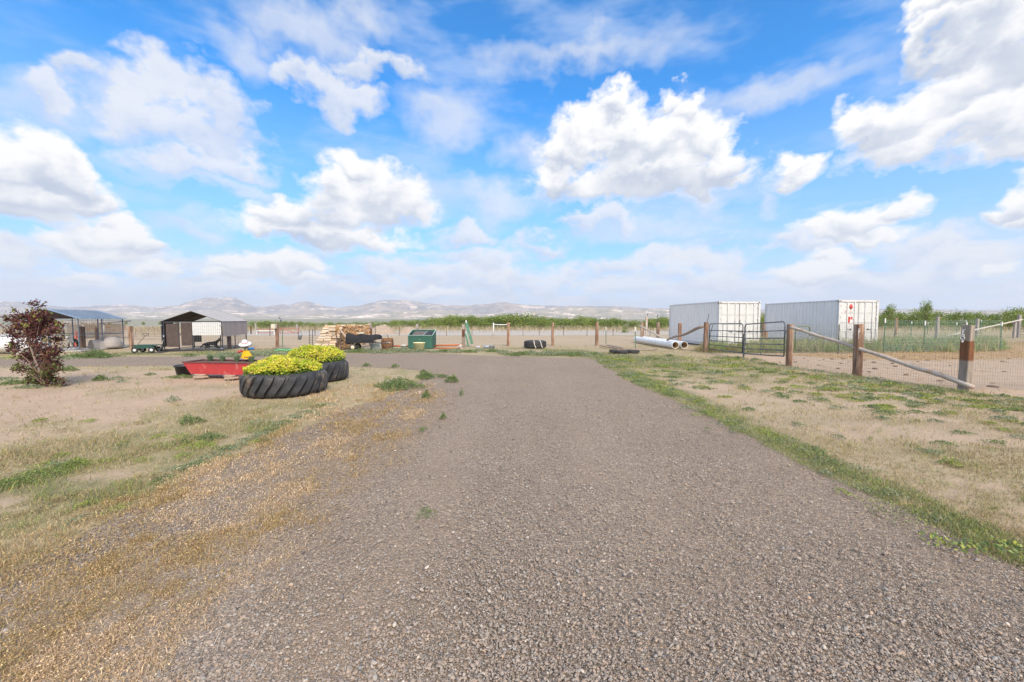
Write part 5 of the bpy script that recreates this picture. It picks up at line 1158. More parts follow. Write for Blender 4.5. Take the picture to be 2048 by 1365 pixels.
def put_log(p, rz, s, label, group, tilt=0.0, rx=0.0):
    i = rnd.randrange(9); o = lp[i] if not lused[i] else lp[i].copy()
    if lused[i]: col.objects.link(o)
    lused[i] = 1; o.location = p; o.rotation_euler = (rx, tilt, rz); o.scale = s if isinstance(s, tuple) else (s, s, s); tag(o, label, 'log', group)
LE = 'split log in the stack, its orange cut end showing'; LS = 'pale split log stacked lengthways on the left end of the woodpile'
# the end-grain wall: from the corner (px 668) to the post (px 742), and a lower flank in front
zc_ = 0
A0, A1 = G(672, 700.5), G(741, 694)
dirw = (A1 - A0); Lw = dirw.length; ur = dirw.normalized(); rzw = math.atan2(ur.y, ur.x) + math.pi / 2
rows = 13; d_ = .105
for r_ in range(rows):
    n = int(Lw / (d_ * 1.12))
    for k in range(n):
        u = (k + .5 * (r_ % 2)) / n; z = .07 + r_ * d_ * .9
        if z > 1.27 - .05 * math.sin(u * 9) - .05 * u: continue
        if z < .55 and u > .72 and rnd.random() < .75: continue
        p = A0 + ur * (u * Lw + rnd.uniform(-.02, .02)) + Vector((0, 0, z + rnd.uniform(-.015, .015))) ; o_ = Vector((-ur.y, ur.x, 0)) * rnd.uniform(-.04, .05)
        put_log(p + o_, rzw, rnd.uniform(.75, 1.05), LE, 'firewood stacked with cut ends showing', rx=rnd.uniform(0, 6))
# the left end: three columns of logs seen from the side, rising in steps
B0 = G(626, 702); B1 = G(669, 701.5); db = B1 - B0; wb = db.length / 3; ub = db.normalized(); rzb = math.atan2(ub.y, ub.x); nb = Vector((-ub.y, ub.x, 0))
for c_ in range(3):
    for r_ in range(11):
        z = .06 + r_ * .115; lean = r_ * .035
        p = B0 + ub * (c_ * wb + .02 + lean * .9) + nb * (lean * 2.2) + Vector((0, 0, z))
        p = p + ub * rnd.uniform(-.04, .04) - nb * rnd.uniform(0, .07); put_log(p, rzb + rnd.uniform(-.13, .13), (wb / .42 * rnd.uniform(.82, 1.0), rnd.uniform(.95, 1.35), rnd.uniform(.7, 1.0)), LS, 'firewood stacked lengthways', rx=rnd.uniform(-.6, .6), tilt=rnd.uniform(-.06, .06))
for k in range(14):
    u = k / 13; p = A0 + ur * (u * Lw * .98) + Vector((0, .15, 1.27 - .04 * u)); put_log(p, rzw + rnd.uniform(-1.2, .2), (.9, .9, .5), 'grey split log lying on top of the woodpile', 'logs on top of the woodpile', rx=rnd.uniform(0, 6))
for i, (p0, p1, lab) in enumerate([((672, 666), (681, 701), 'dark pole leaning on the woodpile, left of the pair'), ((680, 668), (687, 701.5), 'dark pole leaning on the woodpile, right of the pair')]):
    b = MB(); q1 = G(*p1); q0 = D(p0[0], p0[1], q1.y + .25); b.tube([q0, q1 + Vector((0, -.25, .0))], .025, 6); tag(b.build('leaning_pole', mat('dark pole wood', (.10, .08, .07))), lab, 'pole', 'dark leaning poles')
b = MB(); q1 = D(693, 676, 20.3); q0 = D(680.5, 659.5, 20.7); b.bar(q0, q1, .09, .03); tag(b.build('leaning_board', mat('tan board', (.50, .37, .27), (.4, .3, .22))), 'tan board slanting across the front of the woodpile', 'board')
# ladder, hanging bucket, hose, scrap left of the woodpile
b = MB(); Yl = 23.0
for px in (618.5, 625): b.bar(D(px, 697, Yl), D(px, 658, Yl), .025, .025)
lad = tag(b.build('wire_ladder', DARKSTEEL), 'thin dark ladder panel standing left of the woodpile', 'ladder')
for py in (671, 676, 681, 686): b = MB(); b.bar(D(618.5, py, Yl), D(625, py, Yl), .015, .015); b.build('rung', DARKSTEEL, lad)
t = empty('hanging_bucket', D(599.5, 675, 22.0), 0, 'small grey blue bucket hanging tilted on the fence wire', 'bucket'); t.rotation_euler = (0, R(12), 0)
b = MB(); b.lathe([(.085, -.13), (.12, .12), (.128, .13), (.10, .13)], n=20); b.build('bucket_wall', GALV, t); b = MB(); b.tube([(.12 * math.cos(a), 0, .13 + .16 * math.sin(a)) for a in np.linspace(0, math.pi, 10)], .005, 5); b.build('bail', DARKSTEEL, t)
b = MB(); b.tube([G(548 + 36 * u, 705.0 + .5 * math.sin(u * 12)) + Vector((0, 0, .09)) for u in np.linspace(0, 1, 14)] + [G(584 - 30 * u, 704.2) + Vector((0, 0, .12)) for u in np.linspace(.1, 1, 9)], .03, 6); tag(b.build('garden_hose', mat('bright green hose', (.18, .50, .20), (.14, .42, .18), .5)), 'bright green hose lying in the weeds behind the yellow shrubs', 'hose')
b = MB(); b.bar(G(545, 700) + Vector((0, 0, .08)), G(580, 699) + Vector((0, 0, .05)), .16, .08); tag(b.build('timber_beam', mat('old dark beam', (.16, .13, .10), (.26, .21, .17))), 'dark old beam lying across the verge behind the planters', 'beam')
b = MB(); b.lathe([(.12, 0), (.20, .03), (.22, .05)], n=20); g = G(612, 697); tag(b.build('shallow_pan', DARKSTEEL, None, (g.x, g.y, 0)), 'dark shallow pan on the ground at the foot of the ladder', 'pan')
for i, (px, top, base) in enumerate([(893, 652, 672), (1046, 648, 671.5), (1079, 650, 671), (1127, 650, 670.5), (1174, 652, 670), (630, 656, 672), (751.5, 653, 672), (799, 655, 672), (640, 655, 672)]):
    pass
# far field fence with thin posts
ff = empty('far_fence', G(893, 671.5), 0, 'distant thin steel post fence across the far side of the dirt field', 'fence'); m = MB(); o0 = ff.location; prev = None
for i, px in enumerate([340, 400, 470, 540, 630, 690, 751, 799, 846, 893, 944, 986, 1046, 1079, 1127, 1174, 1226, 1300]):
    g, h = hpost(px, 653 + (i % 3), 671.8); b = MB(); b.bar((0, 0, 0), (0, 0, h), .06, .05); o = b.build('post', mat('rusty thin post', (.20, .14, .11)) if i == 0 else bpy.data.materials['rusty thin post'], ff); o.location = g - o0
    if prev is not None:
        for z in (.3, .6, .9): m.bar(prev - o0 + Vector((0, 0, z)), g - o0 + Vector((0, 0, z)), .008, .008)
    prev = g
m.build('wire', WIRE, ff)
t = empty('pipe_frame', (0, 0, 0), 0, 'white pipe post and bar joined to a timber post in the field', 'pipe frame'); Yp = 34
b = MB(); b.tube([D(987, 672, Yp), D(987, 646, Yp)], .05, 8); b.build('upright', WHITEP, t); b = MB(); b.tube([D(987, 649.5, Yp), D(1014, 650, Yp)], .035, 8); b.build('crossbar', WHITEP, t)
t = empty('pipe_frame', (0, 0, 0), 0, 'thin dark square arch frame standing left of the plain container', 'pipe frame'); Yp = 44
b = MB(); b.tube([D(1295, 665, Yp), D(1295, 628, Yp), D(1315.5, 628, Yp), D(1315.5, 665, Yp)], .035, 6); b.build('arch', DARKSTEEL, t)
g, h = hpost(1292.5, 633, 668); o = tie_verts(.2, .2, h, 5).build('timber_post', WOODP); o.location = g; tag(o, 'pale slim post beside the dark arch frame', 'post')
# dirt mounds
def mound(px, py, wpx, h, name, label, seed):
    g = G(px, py); w = wpx / FPX * g.y; n = 40; xs_, ys_ = np.meshgrid(np.linspace(-1, 1, n), np.linspace(-1, 1, n)); r_ = np.hypot(xs_, ys_); z = h * np.clip(1 - r_ ** 1.7, 0, 1) * (.55 + .9 * vnoise(xs_.ravel() * 2.2 + seed, ys_.ravel() * 2.2, 1, seed, 4).reshape(xs_.shape)) - .05
    V = np.stack([xs_.ravel() * w / 2, ys_.ravel() * w * .35, z.ravel()], 1); i, j = np.meshgrid(np.arange(n - 1), np.arange(n - 1), indexing='ij'); a = (i * n + j).ravel(); F = np.stack([a, a + 1, a + n + 1, a + n], 1)
    o = np_mesh(name, V, F, DIRT, 4, True); o.location = (g.x, g.y, 0); return tag(o, label, 'mound', 'dirt mounds')
DIRT = mat('mound dirt', (.44, .34, .26), (.33, .26, .20), .95, 5, bump=.03)
mound(765, 668, 62, 1.0, 'dirt_mound', 'pinkish dirt mound behind the right end of the woodpile', 3); mound(818, 668, 50, .75, 'dirt_mound', 'grey brown dirt mound behind the green bin', 5)
mound(700, 669, 50, .5, 'dirt_mound', 'low dirt mound hidden behind the woodpile', 7)
# ---------------------------------------------------------------- tractor tyre planters
def tractor_tyre(x, y, r, h, seed, label):
    t = empty('tractor_tyre', (x, y, 0), 0, label, 'tyre planter', 'tractor tyre planters')
    b = MB(); pr = [(r * .70, h * .10), (r * .86, .0), (r * .915, h * .10), (r * .93, h * .5), (r * .915, h * .90), (r * .88, h * .99), (r * .80, h), (r * .74, h * .95), (r * .72, h * .80)]
    b.lathe(pr, n=72, cap0=False, cap1=False); b.build('carcass', RUBT, t)
    lg = MB(); n = 25                                           # long slanted lugs wrapping over the shoulder
    for k in range(n):
        a0 = 2 * math.pi * k / n; wd = 2 * math.pi / n * .70; rows = []
        for i in range(13):
            u = i / 12; z = h * (.02 + .95 * u); a = a0 + .10 * (u - .5) + .09 * math.sin((u - .5) * 3); sh = 1 - .085 * abs(2 * u - 1) ** 5
            ro = r * sh * (1.0 if .04 < u < .96 else .97); ri = r * .90 * sh; ww = wd * (.85 + .25 * math.sin(u * math.pi))
            rows.append([(ri, a - ww * .56), (ro, a - ww * .44), (ro, a + ww * .44), (ri, a + ww * .56)]); 
        vs = [(rad * math.cos(a), rad * math.sin(a), h * (.02 + .95 * (i / 12))) for i, row in enumerate(rows) for (rad, a) in row]
        fs = [(i * 4 + j, i * 4 + j + 1, (i + 1) * 4 + j + 1, (i + 1) * 4 + j) for i in range(12) for j in range(3)] + [(0, 1, 2, 3), (51, 50, 49, 48)]
        lg.add(vs, fs)
    lg.build('tread_lugs', RUBT, t)
    s = MB(); s.lathe([(0, h * .80), (r * .4, h * .84), (r * .80, h * .78)], n=30, cap0=False, cap1=False); s.build('soil', SOIL, t)
    return t
RUBT = mat('tractor tyre rubber', (.026, .027, .030), (.055, .055, .058), .6, 5, bump=.005, bscale=26, c3=(.20, .15, .10), s3=2.6, t3=(.56, .74))
SOIL = mat('dark potting soil', (.09, .06, .045), (.14, .10, .07), .95, 20, bump=.01)
tractor_tyre(-4.96, 8.70, .84, .47, 1, 'big black tractor tyre planter nearest the drive'); tractor_tyre(-5.16, 10.50, .79, .50, 2, 'tractor tyre planter standing behind the nearer one')
def shrub(x, y, z0, rx, ry, h, n, seed, label):
    t = empty('golden_shrub', (x, y, 0), 0, label, 'shrub', 'yellow green shrubs in the tyres'); r = np.random.default_rng(seed); g0 = globals()['rng']; globals()['rng'] = r
    st = MB(); tips = []
    for k in range(70):
        a = r.uniform(0, 6.28); q = math.sqrt(r.uniform(0, 1)); e = Vector((math.cos(a) * q * rx, math.sin(a) * q * ry, 0)); e.z = z0 + h * (1 - .45 * q ** 2) * r.uniform(.82, 1.05); st.tube([(e.x * .4, e.y * .4, z0 - .05), (e.x * .8, e.y * .8, z0 + h * .4), tuple(e)], [.012, .008, .003], 4); tips.append(e)
    st.build('stems', BARK, t)
    a = r.uniform(0, 6.28, n); q = np.sqrt(r.uniform(0, 1, n)); x_ = np.cos(a) * q * rx * (1 + .07 * np.sin(5 * a)); y_ = np.sin(a) * q * ry * (1 + .07 * np.sin(5 * a + 1))
    lum = vnoise(x_, y_, 3.0, seed, 3); top = z0 + h * (1 - .5 * q ** 2.5) * (.50 + .95 * lum); z_ = top - np.abs(r.normal(0, .42, n)) * h * .6; z_ = np.where(q > .86, z0 - .02 + (top - z0) * r.uniform(0, 1, n), z_); z_ = np.maximum(z_, z0 - .06)
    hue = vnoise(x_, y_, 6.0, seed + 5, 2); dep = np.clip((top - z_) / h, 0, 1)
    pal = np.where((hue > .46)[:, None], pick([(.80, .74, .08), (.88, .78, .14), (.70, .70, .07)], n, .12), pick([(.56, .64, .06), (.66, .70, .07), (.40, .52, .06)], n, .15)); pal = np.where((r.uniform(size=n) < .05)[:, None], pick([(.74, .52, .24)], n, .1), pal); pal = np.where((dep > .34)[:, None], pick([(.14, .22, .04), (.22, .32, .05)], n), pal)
    V, F, C = leaves(np.stack([x_, y_, z_], 1), r.uniform(.035, .075, n), .75, pal, .36); np_mesh('leaves', V, F, LEAF, 3, False, C, t); globals()['rng'] = g0
    return t
shrub(-4.98, 8.68, .46, .72, .70, .33, 11000, 3, 'yellow green shrub filling the nearer tractor tyre'); shrub(-5.18, 10.5, .50, .70, .68, .40, 8500, 4, 'yellow green shrub filling the tractor tyre behind')

# ---------------------------------------------------------------- red trough planter on flat stones
REDT = mat('faded red trough paint', (.56, .055, .065), (.46, .05, .055), .5, 3, stretch=(1, 1, .6), c3=(.58, .30, .27), s3=5, t3=(.56, .74))
t = empty('red_planter', (-8.90, 10.75, 0), R(-7), 'long faded red metal trough planter with flared ends', 'planter')
b = MB(); L = 2.45; w = .66; zb, zt = .10, .43
P8 = [(.16, .08, zb), (L - .16, .08, zb), (L - .16, w - .08, zb), (.16, w - .08, zb), (0, 0, zt), (L, 0, zt), (L, w, zt), (0, w, zt)]
b.add(P8, [(0, 3, 2, 1), (0, 1, 5, 4), (1, 2, 6, 5), (2, 3, 7, 6), (3, 0, 4, 7)]); b.build('trough', REDT, t)
b = MB()
for a_, c_ in (((0, 0), (L, 0)), ((L, 0), (L, w)), ((L, w), (0, w)), ((0, w), (0, 0))): b.bar((a_[0], a_[1], zt + .006), (c_[0], c_[1], zt + .006), .05, .022)
b.build('rim', mat('dark rim', (.12, .05, .05), (.18, .10, .09), .6), t)
b = MB(); b.add([(.03, .03, zt - .02), (L - .03, .03, zt - .02), (L - .03, w - .03, zt - .02), (.03, w - .03, zt - .02)], [(0, 1, 2, 3)]); b.build('soil', SOIL, t)
FLAG = mat('pinkish flagstone', (.46, .35, .27), (.36, .28, .22), .9, 8, bump=.006)
def stone(px, py, wpx, h, label, z=0, dx=0):
    g = G(px, py); w = wpx / FPX * g.y; b = MB(); r_ = random.Random(px); n = 9; vs = [];
    for zz_, k in ((0, .92), (h * .5, 1.0), (h, .94)):
        for i in range(n): a = 2 * math.pi * i / n; rr = k * (1 + .12 * math.sin(i * 2.3 + px)); vs.append((rr * w / 2 * math.cos(a), rr * .14 * math.sin(a), zz_))
    b.add(vs, [(i * n + k, i * n + (k + 1) % n, (i + 1) * n + (k + 1) % n, (i + 1) * n + k) for i in range(2) for k in range(n)] + [tuple(2 * n + k for k in range(n))]); tag(b.build('flat_stone', FLAG, None, (g.x + dx, g.y + .2, z)), label, 'stone', 'flat stones under the red planter')
stone(390, 758.5, 30, .055, 'lower flat stone under the left end of the red planter'); stone(392, 758, 25, .05, 'upper flat stone under the left end of the red planter', .055)
stone(452, 760.5, 30, .05, 'lower flat stone under the middle of the red planter'); stone(450, 760, 24, .05, 'upper flat stone under the middle of the red planter', .05)
stone(113, 773, 7, .06, 'small white rock at the foot of the purple leaved tree')
def herb(px, py, wpx, hpx, label, Yd=11.25):
    p = D(px, py, Yd); w = wpx / FPX * Yd; h = hpx / FPX * Yd; n = 260; a = rng.uniform(0, 6.28, n); q = np.sqrt(rng.uniform(0, 1, n)) * w * .32
    V, F, C = blades(np.cos(a) * q * .5, np.sin(a) * q * .5, h * rng.uniform(.6, 1.1, n), np.full(n, .012), rng.uniform(0, .55, n), pick([(.22, .30, .17), (.30, .38, .22), (.17, .24, .13)], n), z0=0, curl=.1, az=a)
    V2, F2, C2 = leaves(np.stack([np.cos(a) * q, np.sin(a) * q, h * rng.uniform(.15, .95, n)], 1), rng.uniform(.02, .04, n), .6, pick([(.22, .30, .17), (.30, .38, .22)], n), .3)
    V_, F_, C_ = merge([(V, F, C), (V2, F2, C2)]); o = np_mesh('herb_plant', V_, F_, LEAF, 3, False, C_); o.location = (p.x, p.y, .41); tag(o, label, 'plant', 'herb plants in the red trough')
herb(420.5, 722, 13, 14, 'first small grey green herb from the left in the red trough'); herb(445, 723, 14, 12, 'second small grey green herb from the left in the red trough', 11.2); herb(474, 724, 12, 13, 'third small grey green herb, left of the scarecrow', 11.1); herb(503, 724, 14, 13, 'small grey green herb right of the scarecrow pole', 11.0)
# black pot
g = G(355.5, 752.5); t = empty('black_pot', (g.x, g.y + .22, 0), 0, 'round black plastic pot left of the red planter', 'pot')
BP_ = mat('black plastic', (.028, .03, .033), (.045, .045, .05), .5, 6)
b = MB(); b.lathe([(.165, 0), (.21, .25), (.235, .25), (.235, .285), (.215, .29), (.20, .27), (.17, .16)], n=36, cap1=False); b.build('pot_wall', BP_, t); b = MB(); b.lathe([(0, .2), (.195, .2)], n=30, cap0=False, cap1=False); b.build('soil', SOIL, t)

# ---------------------------------------------------------------- scarecrow
Ys = 11.05; S = Ys / FPX
def sp_(px, py, dy=0.0): return D(px, py, Ys + dy)
o0 = D(496.5, 728, Ys); t = empty('scarecrow', (o0.x, o0.y, .41), 0, 'small garden scarecrow in a white hat and yellow skirt', 'scarecrow')
def rel(px, py, dy=0.0): return sp_(px, py, dy) - Vector((o0.x, o0.y, .41))
b = MB(); b.tube([rel(496.5, 730), rel(495, 710), rel(491, 690)], .009, 6); b.build('stake', DARKSTEEL, t)
HAT = mat('white straw hat', (.80, .80, .82), (.70, .70, .72), .8, 40)
hc = rel(490, 687.5); Mh = Matrix.Translation(hc) @ Matrix.Rotation(R(22), 4, 'X') @ Matrix.Rotation(R(4), 4, 'Y')
b = MB(); b.lathe([(.155, -.025), (.150, -.005), (.09, .012), (.075, .02), (.070, .07), (.055, .095), (.03, .105), (0, .108)], n=32, M=Mh, cap1=False); hat = b.build('hat', HAT, t)
b = MB(); b.lathe([(.0785, .016), (.080, .02), (.0765, .036), (.075, .037)], n=32, M=Mh, cap0=False, cap1=False); b.build('hat_band', REDP, hat)
b = MB(); b.lathe([(0, -.075), (.04, -.065), (.058, -.03), (.06, 0), (.05, .04), (0, .06)], n=20, M=Matrix.Translation(rel(490.5, 690))); hd = b.build('head', mat('cream cloth face', (.66, .58, .45)), t)
b = MB()
for k in range(16):
    a = -2.9 + k * .36; x = .062 * math.cos(a); y = .05 * math.sin(a); b.bar(rel(490.5, 690.5) + Vector((x, y, .0)), rel(491, 700) + Vector((x * 1.25, y * 1.3, -.01)), .017, .006, (0, 1, 0))
b.build('hair_strips', mat('cream and black strips', (.72, .66, .50), (.10, .09, .09), .8, 22, lo=.48, hi=.52), t)
YSK = mat('yellow felt skirt', (.80, .46, .012), (.74, .40, .01), .8, 9)
b = MB(); n = 20; ring = [(.050, .0), (.075, -.07), (.125, -.23)]; top_ = rel(491.5, 700.5); vs = []
for (r_, z) in ring:
    for k in range(n): a = 2 * math.pi * k / n; vs.append(top_ + Vector((r_ * 1.35 * math.cos(a) + (-z) * .14, r_ * .6 * math.sin(a), z + (.018 * math.sin(a * 2 + 1) if z < -.2 else 0))))
b.add(vs, [(i * n + k, i * n + (k + 1) % n, (i + 1) * n + (k + 1) % n, (i + 1) * n + k) for i in range(2) for k in range(n)], True); sk = b.build('skirt', YSK, t)
b = MB(); b.box(top_ + Vector((.05, -.078, -.19)), (.10, .006, .018)); b.build('skirt_print', mat('brown print', (.25, .10, .05)), sk)
b = MB(); b.tube([rel(487, 701), rel(480, 703.5), rel(476, 705)], [.03, .032, .030], 8); b.build('red_sleeve', mat('red cloth', (.42, .03, .03), (.55, .10, .09), .8, 16), t)
b = MB(); b.tube([rel(495.5, 699.5), rel(502, 697.5), rel(508, 698)], [.028, .036, .034], 8); b.build('blue_sleeve', mat('blue cloth', (.03, .14, .34), (.04, .20, .42), .8, 16), t)
STICK = mat('twig fingers', (.30, .16, .12), (.45, .30, .22), .9, 20)
b = MB(); 
for q in ((470, 703), (470.5, 705.5), (471.5, 708)): b.tube([rel(477, 704.5), rel(*q)], .006, 5)
b.build('twig_hand', STICK, t); b = MB()
for q in ((513, 692.5), (513.5, 696.5), (512, 699.5)): b.tube([rel(507, 697), rel(*q)], .008, 5)
b.build('twig_hand', STICK, t)

# ---------------------------------------------------------------- purple leaved tree
def purple_tree():
    t = empty('purple_leaf_tree', (-11.0, 9.48, 0), 0, 'young purple leaved tree with a leaning grey stem on the left', 'tree'); r = np.random.default_rng(8); g0 = globals()['rng']; globals()['rng'] = r
    ox, oy = -11.0, 9.48
    def q(px, py, dy=0): v = D(px, py, oy + dy); return Vector((v.x - ox, v.y - oy, v.z))
    tr = MB(); tips = []
    trunk = [q(92, 774), q(85, 757), q(76, 735), q(68, 714), q(61, 694), q(57, 676)]; tr.tube(trunk, [.032, .03, .026, .022, .018, .014], 8)
    tr.build('trunk', mat('grey brown stem', (.34, .27, .22), (.22, .17, .14), .85, 9), t)
    br = MB()
    ends = [(90, 606, .1), (92, 618, 0), (26, 618, -.1), (15, 632, .1), (3, 652, 0), (55, 620, .2), (68, 619, -.2), (75, 632, .2), (100, 640, .3), (110, 652, -.2), (120, 645, .1), (125, 668, .2), (122, 690, -.2), (118, 715, .25), (112, 735, -.2), (30, 668, .2), (20, 690, -.2), (22, 708, .1), (36, 730, -.15), (60, 748, .2), (108, 760, .1), (120, 772, -.1), (72, 770, .15), (100, 700, -.3), (85, 660, .35), (50, 650, -.35), (66, 690, .3), (95, 680, -.35), (80, 640, -.2), (110, 620, .15) if False else (100, 628, .1), (40, 640, .25), (88, 745, -.25), (100, 722, .3), (50, 705, .25)]
    for (px, py, dy) in ends:
        e = q(px, py, dy); k = min(5, max(0, int((774 - py) / 22) - 1)) if py > 640 else r.integers(3, 6); s_ = trunk[max(0, min(5, int(k)) - (1 if py > 660 else 0))]
        if py > 730: s_ = trunk[0]
        mid = s_.lerp(e, .5) + Vector((r.normal(0, .05), r.normal(0, .05), r.normal(0.04, .03))); br.tube([s_, mid, e], [.014, .009, .003], 5); tips.append((s_, mid, e))
        for _ in range(2): f = mid.lerp(e, r.uniform(.2, .8)); g_ = f + Vector((r.normal(0, .10), r.normal(0, .12), r.normal(.05, .06))); br.tube([f, g_], [.006, .002], 4); tips.append((f, f.lerp(g_, .5), g_))
    br.build('branches', mat('reddish twig', (.26, .15, .12), (.36, .25, .2), .85, 9), t)
    P_ = []; G_ = []
    for (s_, mid, e) in tips:
        n = 80
        for _ in range(n):
            u = r.uniform(.25, 1.03); c = (s_.lerp(mid, u * 2) if u < .5 else mid.lerp(e, (u - .5) * 2)); sp = .066 * (1.3 - u * .8); P_.append([c.x + r.normal(0, sp), c.y + r.normal(0, sp * 1.1), c.z + r.normal(0, sp * .9)]); G_.append(u > .93 and r.uniform() < .75)
    P_ = np.array(P_); G_ = np.array(G_); k = P_[:, 2] > .02; P_, G_ = P_[k], G_[k]; n = len(P_)
    pal = np.where(G_[:, None], pick([(.24, .30, .06), (.32, .36, .10), (.30, .20, .08)], n), pick([(.09, .032, .038), (.14, .05, .045), (.20, .08, .05), (.06, .026, .034), (.16, .065, .055)], n, .25))
    low = (P_[:, 2] < .55) & (r.uniform(size=n) < .42); pal[low] = pick([(.14, .18, .05)], int(low.sum()))
    V, F, C = leaves(P_, r.uniform(.045, .088, n), .35, pal, .40); np_mesh('leaves', V, F, LEAF, 3, False, C, t); globals()['rng'] = g0
purple_tree()

# ---------------------------------------------------------------- propane tank
TANK = mat('white tank paint', (.82, .82, .82), (.76, .76, .76), .35, 3)
g = G(68, 706); t = empty('gas_tank', (G(68, 709).x, 18.3, 0), 0, 'white cylindrical gas tank behind the purple tree', 'tank'); b = MB(); r = .375; b.lathe([(0, 0), (.14, .02), (.26, .08), (.34, .17), (r, .30), (r, 3.0), (.34, 3.12), (.26, 3.22), (0, 3.3)], n=36, M=Matrix.Translation((0, 0, .44)) @ Matrix.Rotation(-math.pi / 2, 4, 'Y'), cap0=False, cap1=False); b.build('vessel', TANK, t)
for x in (-.7, -2.5): b = MB(); b.box((x, 0, .06), (.2, .6, .12)); b.build('leg', mat('tank foot', (.5, .48, .45)), t)
b = MB(); b.lathe([(.20, 0), (.20, .06), (.15, .13), (.05, .17), (0, .175)], n=24, M=Matrix.Translation((-1.55, 0, .80)), cap1=False); b.build('valve_dome', mat('grey dome', (.42, .44, .46)), t)

# ---------------------------------------------------------------- dog kennels
BLU = mat('blue grey kennel frame', (.13, .155, .19), (.20, .22, .25), .45, 12, metal=.3); KBLK = mat('black kennel frame', (.035, .036, .045), (.06, .06, .07), .45, 12)
LINK = mat('kennel wire', (.22, .23, .25), (.3, .3, .32), .5, 12, metal=.4)
def link_panel(parent, p, q, z0, z1, m, dv=.12, r=.0045, name='wire_panel'):
    b = MB(); p, q = Vector(p), Vector(q); L = (q - p).length; n = int(L / dv)
    for i in range(1, n): c = p.lerp(q, i / n); b.bar(c + Vector((0, 0, z0)), c + Vector((0, 0, z1)), r, r)
    k = int((z1 - z0) / dv)
    for i in range(1, k): z = z0 + (z1 - z0) * i / k; b.bar(p + Vector((0, 0, z)), q + Vector((0, 0, z)), r, r)
    return b.build(name, m, parent)
def kennel(loc, rz, W_, L_, eave, peak, label, m, roofm, under, panels):
    """local frame: gable front from (-W,0) to (0,0), depth +y"""
    t = empty('dog_kennel', loc, rz, label, 'kennel', 'dog kennels'); c = [(-W_, 0), (0, 0), (0, L_), (-W_, L_)]; fr = MB(); s = .04
    posts = [(-W_, 0), (0, 0), (0, L_), (-W_, L_), (-W_ * .5, 0), (0, L_ * .5), (-W_, L_ * .5), (-W_ * .5, L_)]
    for (x, y) in posts: p_ = MB(); p_.box((x, y, eave / 2), (s, s, eave)); p_.build('post', m, t)
    for (a_, b_) in zip(c, c[1:] + c[:1]):
        for z in (.06, .80, eave - .02): fr.bar((a_[0], a_[1], z), (b_[0], b_[1], z), .03, .03)
    for y in (0, L_ * .5, L_): fr.bar((-W_, y, eave), (-W_ / 2, y, peak), .03, .03); fr.bar((-W_ / 2, y, peak), (0, y, eave), .03, .03)
    fr.bar((-W_ / 2, 0, peak), (-W_ / 2, L_, peak), .03, .03); fr.build('frame', m, t)
    return t
def roof(t, W_, L_, eave, peak, mt, mu, ov=.12):
    for sgn, nm in ((-1, 'roof_panel'), (1, 'roof_panel')):
        x0 = -W_ / 2; x1 = -W_ - ov if sgn < 0 else ov; dz = (peak - eave) / (W_ / 2) * ov; b = MB(); zt = .03
        vs = [(x0, -ov, peak + zt), (x1, -ov, eave - dz + zt), (x1, L_ + ov, eave - dz + zt), (x0, L_ + ov, peak + zt)]; vs2 = [(x, y, z - .018) for x, y, z in vs]
        b.add(vs + vs2, [(0, 1, 2, 3), (7, 6, 5, 4), (0, 4, 5, 1), (1, 5, 6, 2), (2, 6, 7, 3)]); o = b.build(nm, mt, t); o.data.materials.append(mu); o.data.polygons[1].material_index = 1
MR = mat('blue grey metal roof', (.24, .32, .40), (.32, .40, .48), .35, 3, metal=.4, stretch=(1, 1, 1), c3=(.55, .62, .68), s3=1.3, t3=(.6, .7)); MU = mat('dark roof underside', (.10, .075, .06), (.14, .11, .09), .9, 6)
K1 = (-21.35, 19.7, 0); k1 = kennel(K1, R(12), 2.35, 2.95, 1.62, 2.03, 'open wire dog kennel with a blue grey metal roof behind the purple tree', BLU, None, None, None); roof(k1, 2.35, 2.95, 1.62, 2.03, MR, MU)
b = MB()
for i in range(1, 12):
    y = 2.95 * i / 12
    b.bar((-1.17, y, 2.068), (.10, y, 1.632), .02, .012)
b.build('roof_rib', BLU, k1)
for a_, b_ in (((-2.35, 0, 0), (0, 0, 0)), ((0, 0, 0), (0, 2.95, 0)), ((0, 2.95, 0), (-2.35, 2.95, 0)), ((-2.35, 0, 0), (-2.35, 2.95, 0))): link_panel(k1, a_, b_, .06, 1.6, LINK, .13)
b = MB(); b.box((-1.17, 1.47, .02), (2.7, 3.3, .05)); b.build('concrete_pad', mat('pale concrete', (.58, .54, .48), (.5, .46, .41)), k1)
TARP = mat('brown shade cloth', (.075, .055, .05), (.11, .08, .07), .85, 6); GRT = mat('grey tan roof tarp', (.46, .44, .42), (.40, .38, .36), .8, 3); GRC = mat('taupe shade cloth', (.38, .31, .28), (.44, .37, .34), .85, 1.2, stretch=(1, 3, .3)); WHC = mat('white lattice cloth', (.84, .84, .82), (.78, .78, .76), .8, 9)
K2 = (-14.65, 20.2, 0); W2, L2, E2, P2 = 2.62, 2.75, 1.47, 1.97; k2 = kennel(K2, R(12), W2, L2, E2, P2, 'dog kennel with brown shade cloth walls and white cloth panel', KBLK, None, None, None); roof(k2, W2, L2, E2, P2, GRT, TARP, .06)
def cloth(t, pts, mt, name):
    b = MB(); b.add(pts + [(x, y + .008, z) for x, y, z in pts], [(0, 1, 2, 3), (7, 6, 5, 4), (0, 4, 5, 1), (1, 5, 6, 2), (2, 6, 7, 3), (3, 7, 4, 0)]); return b.build(name, mt, t)
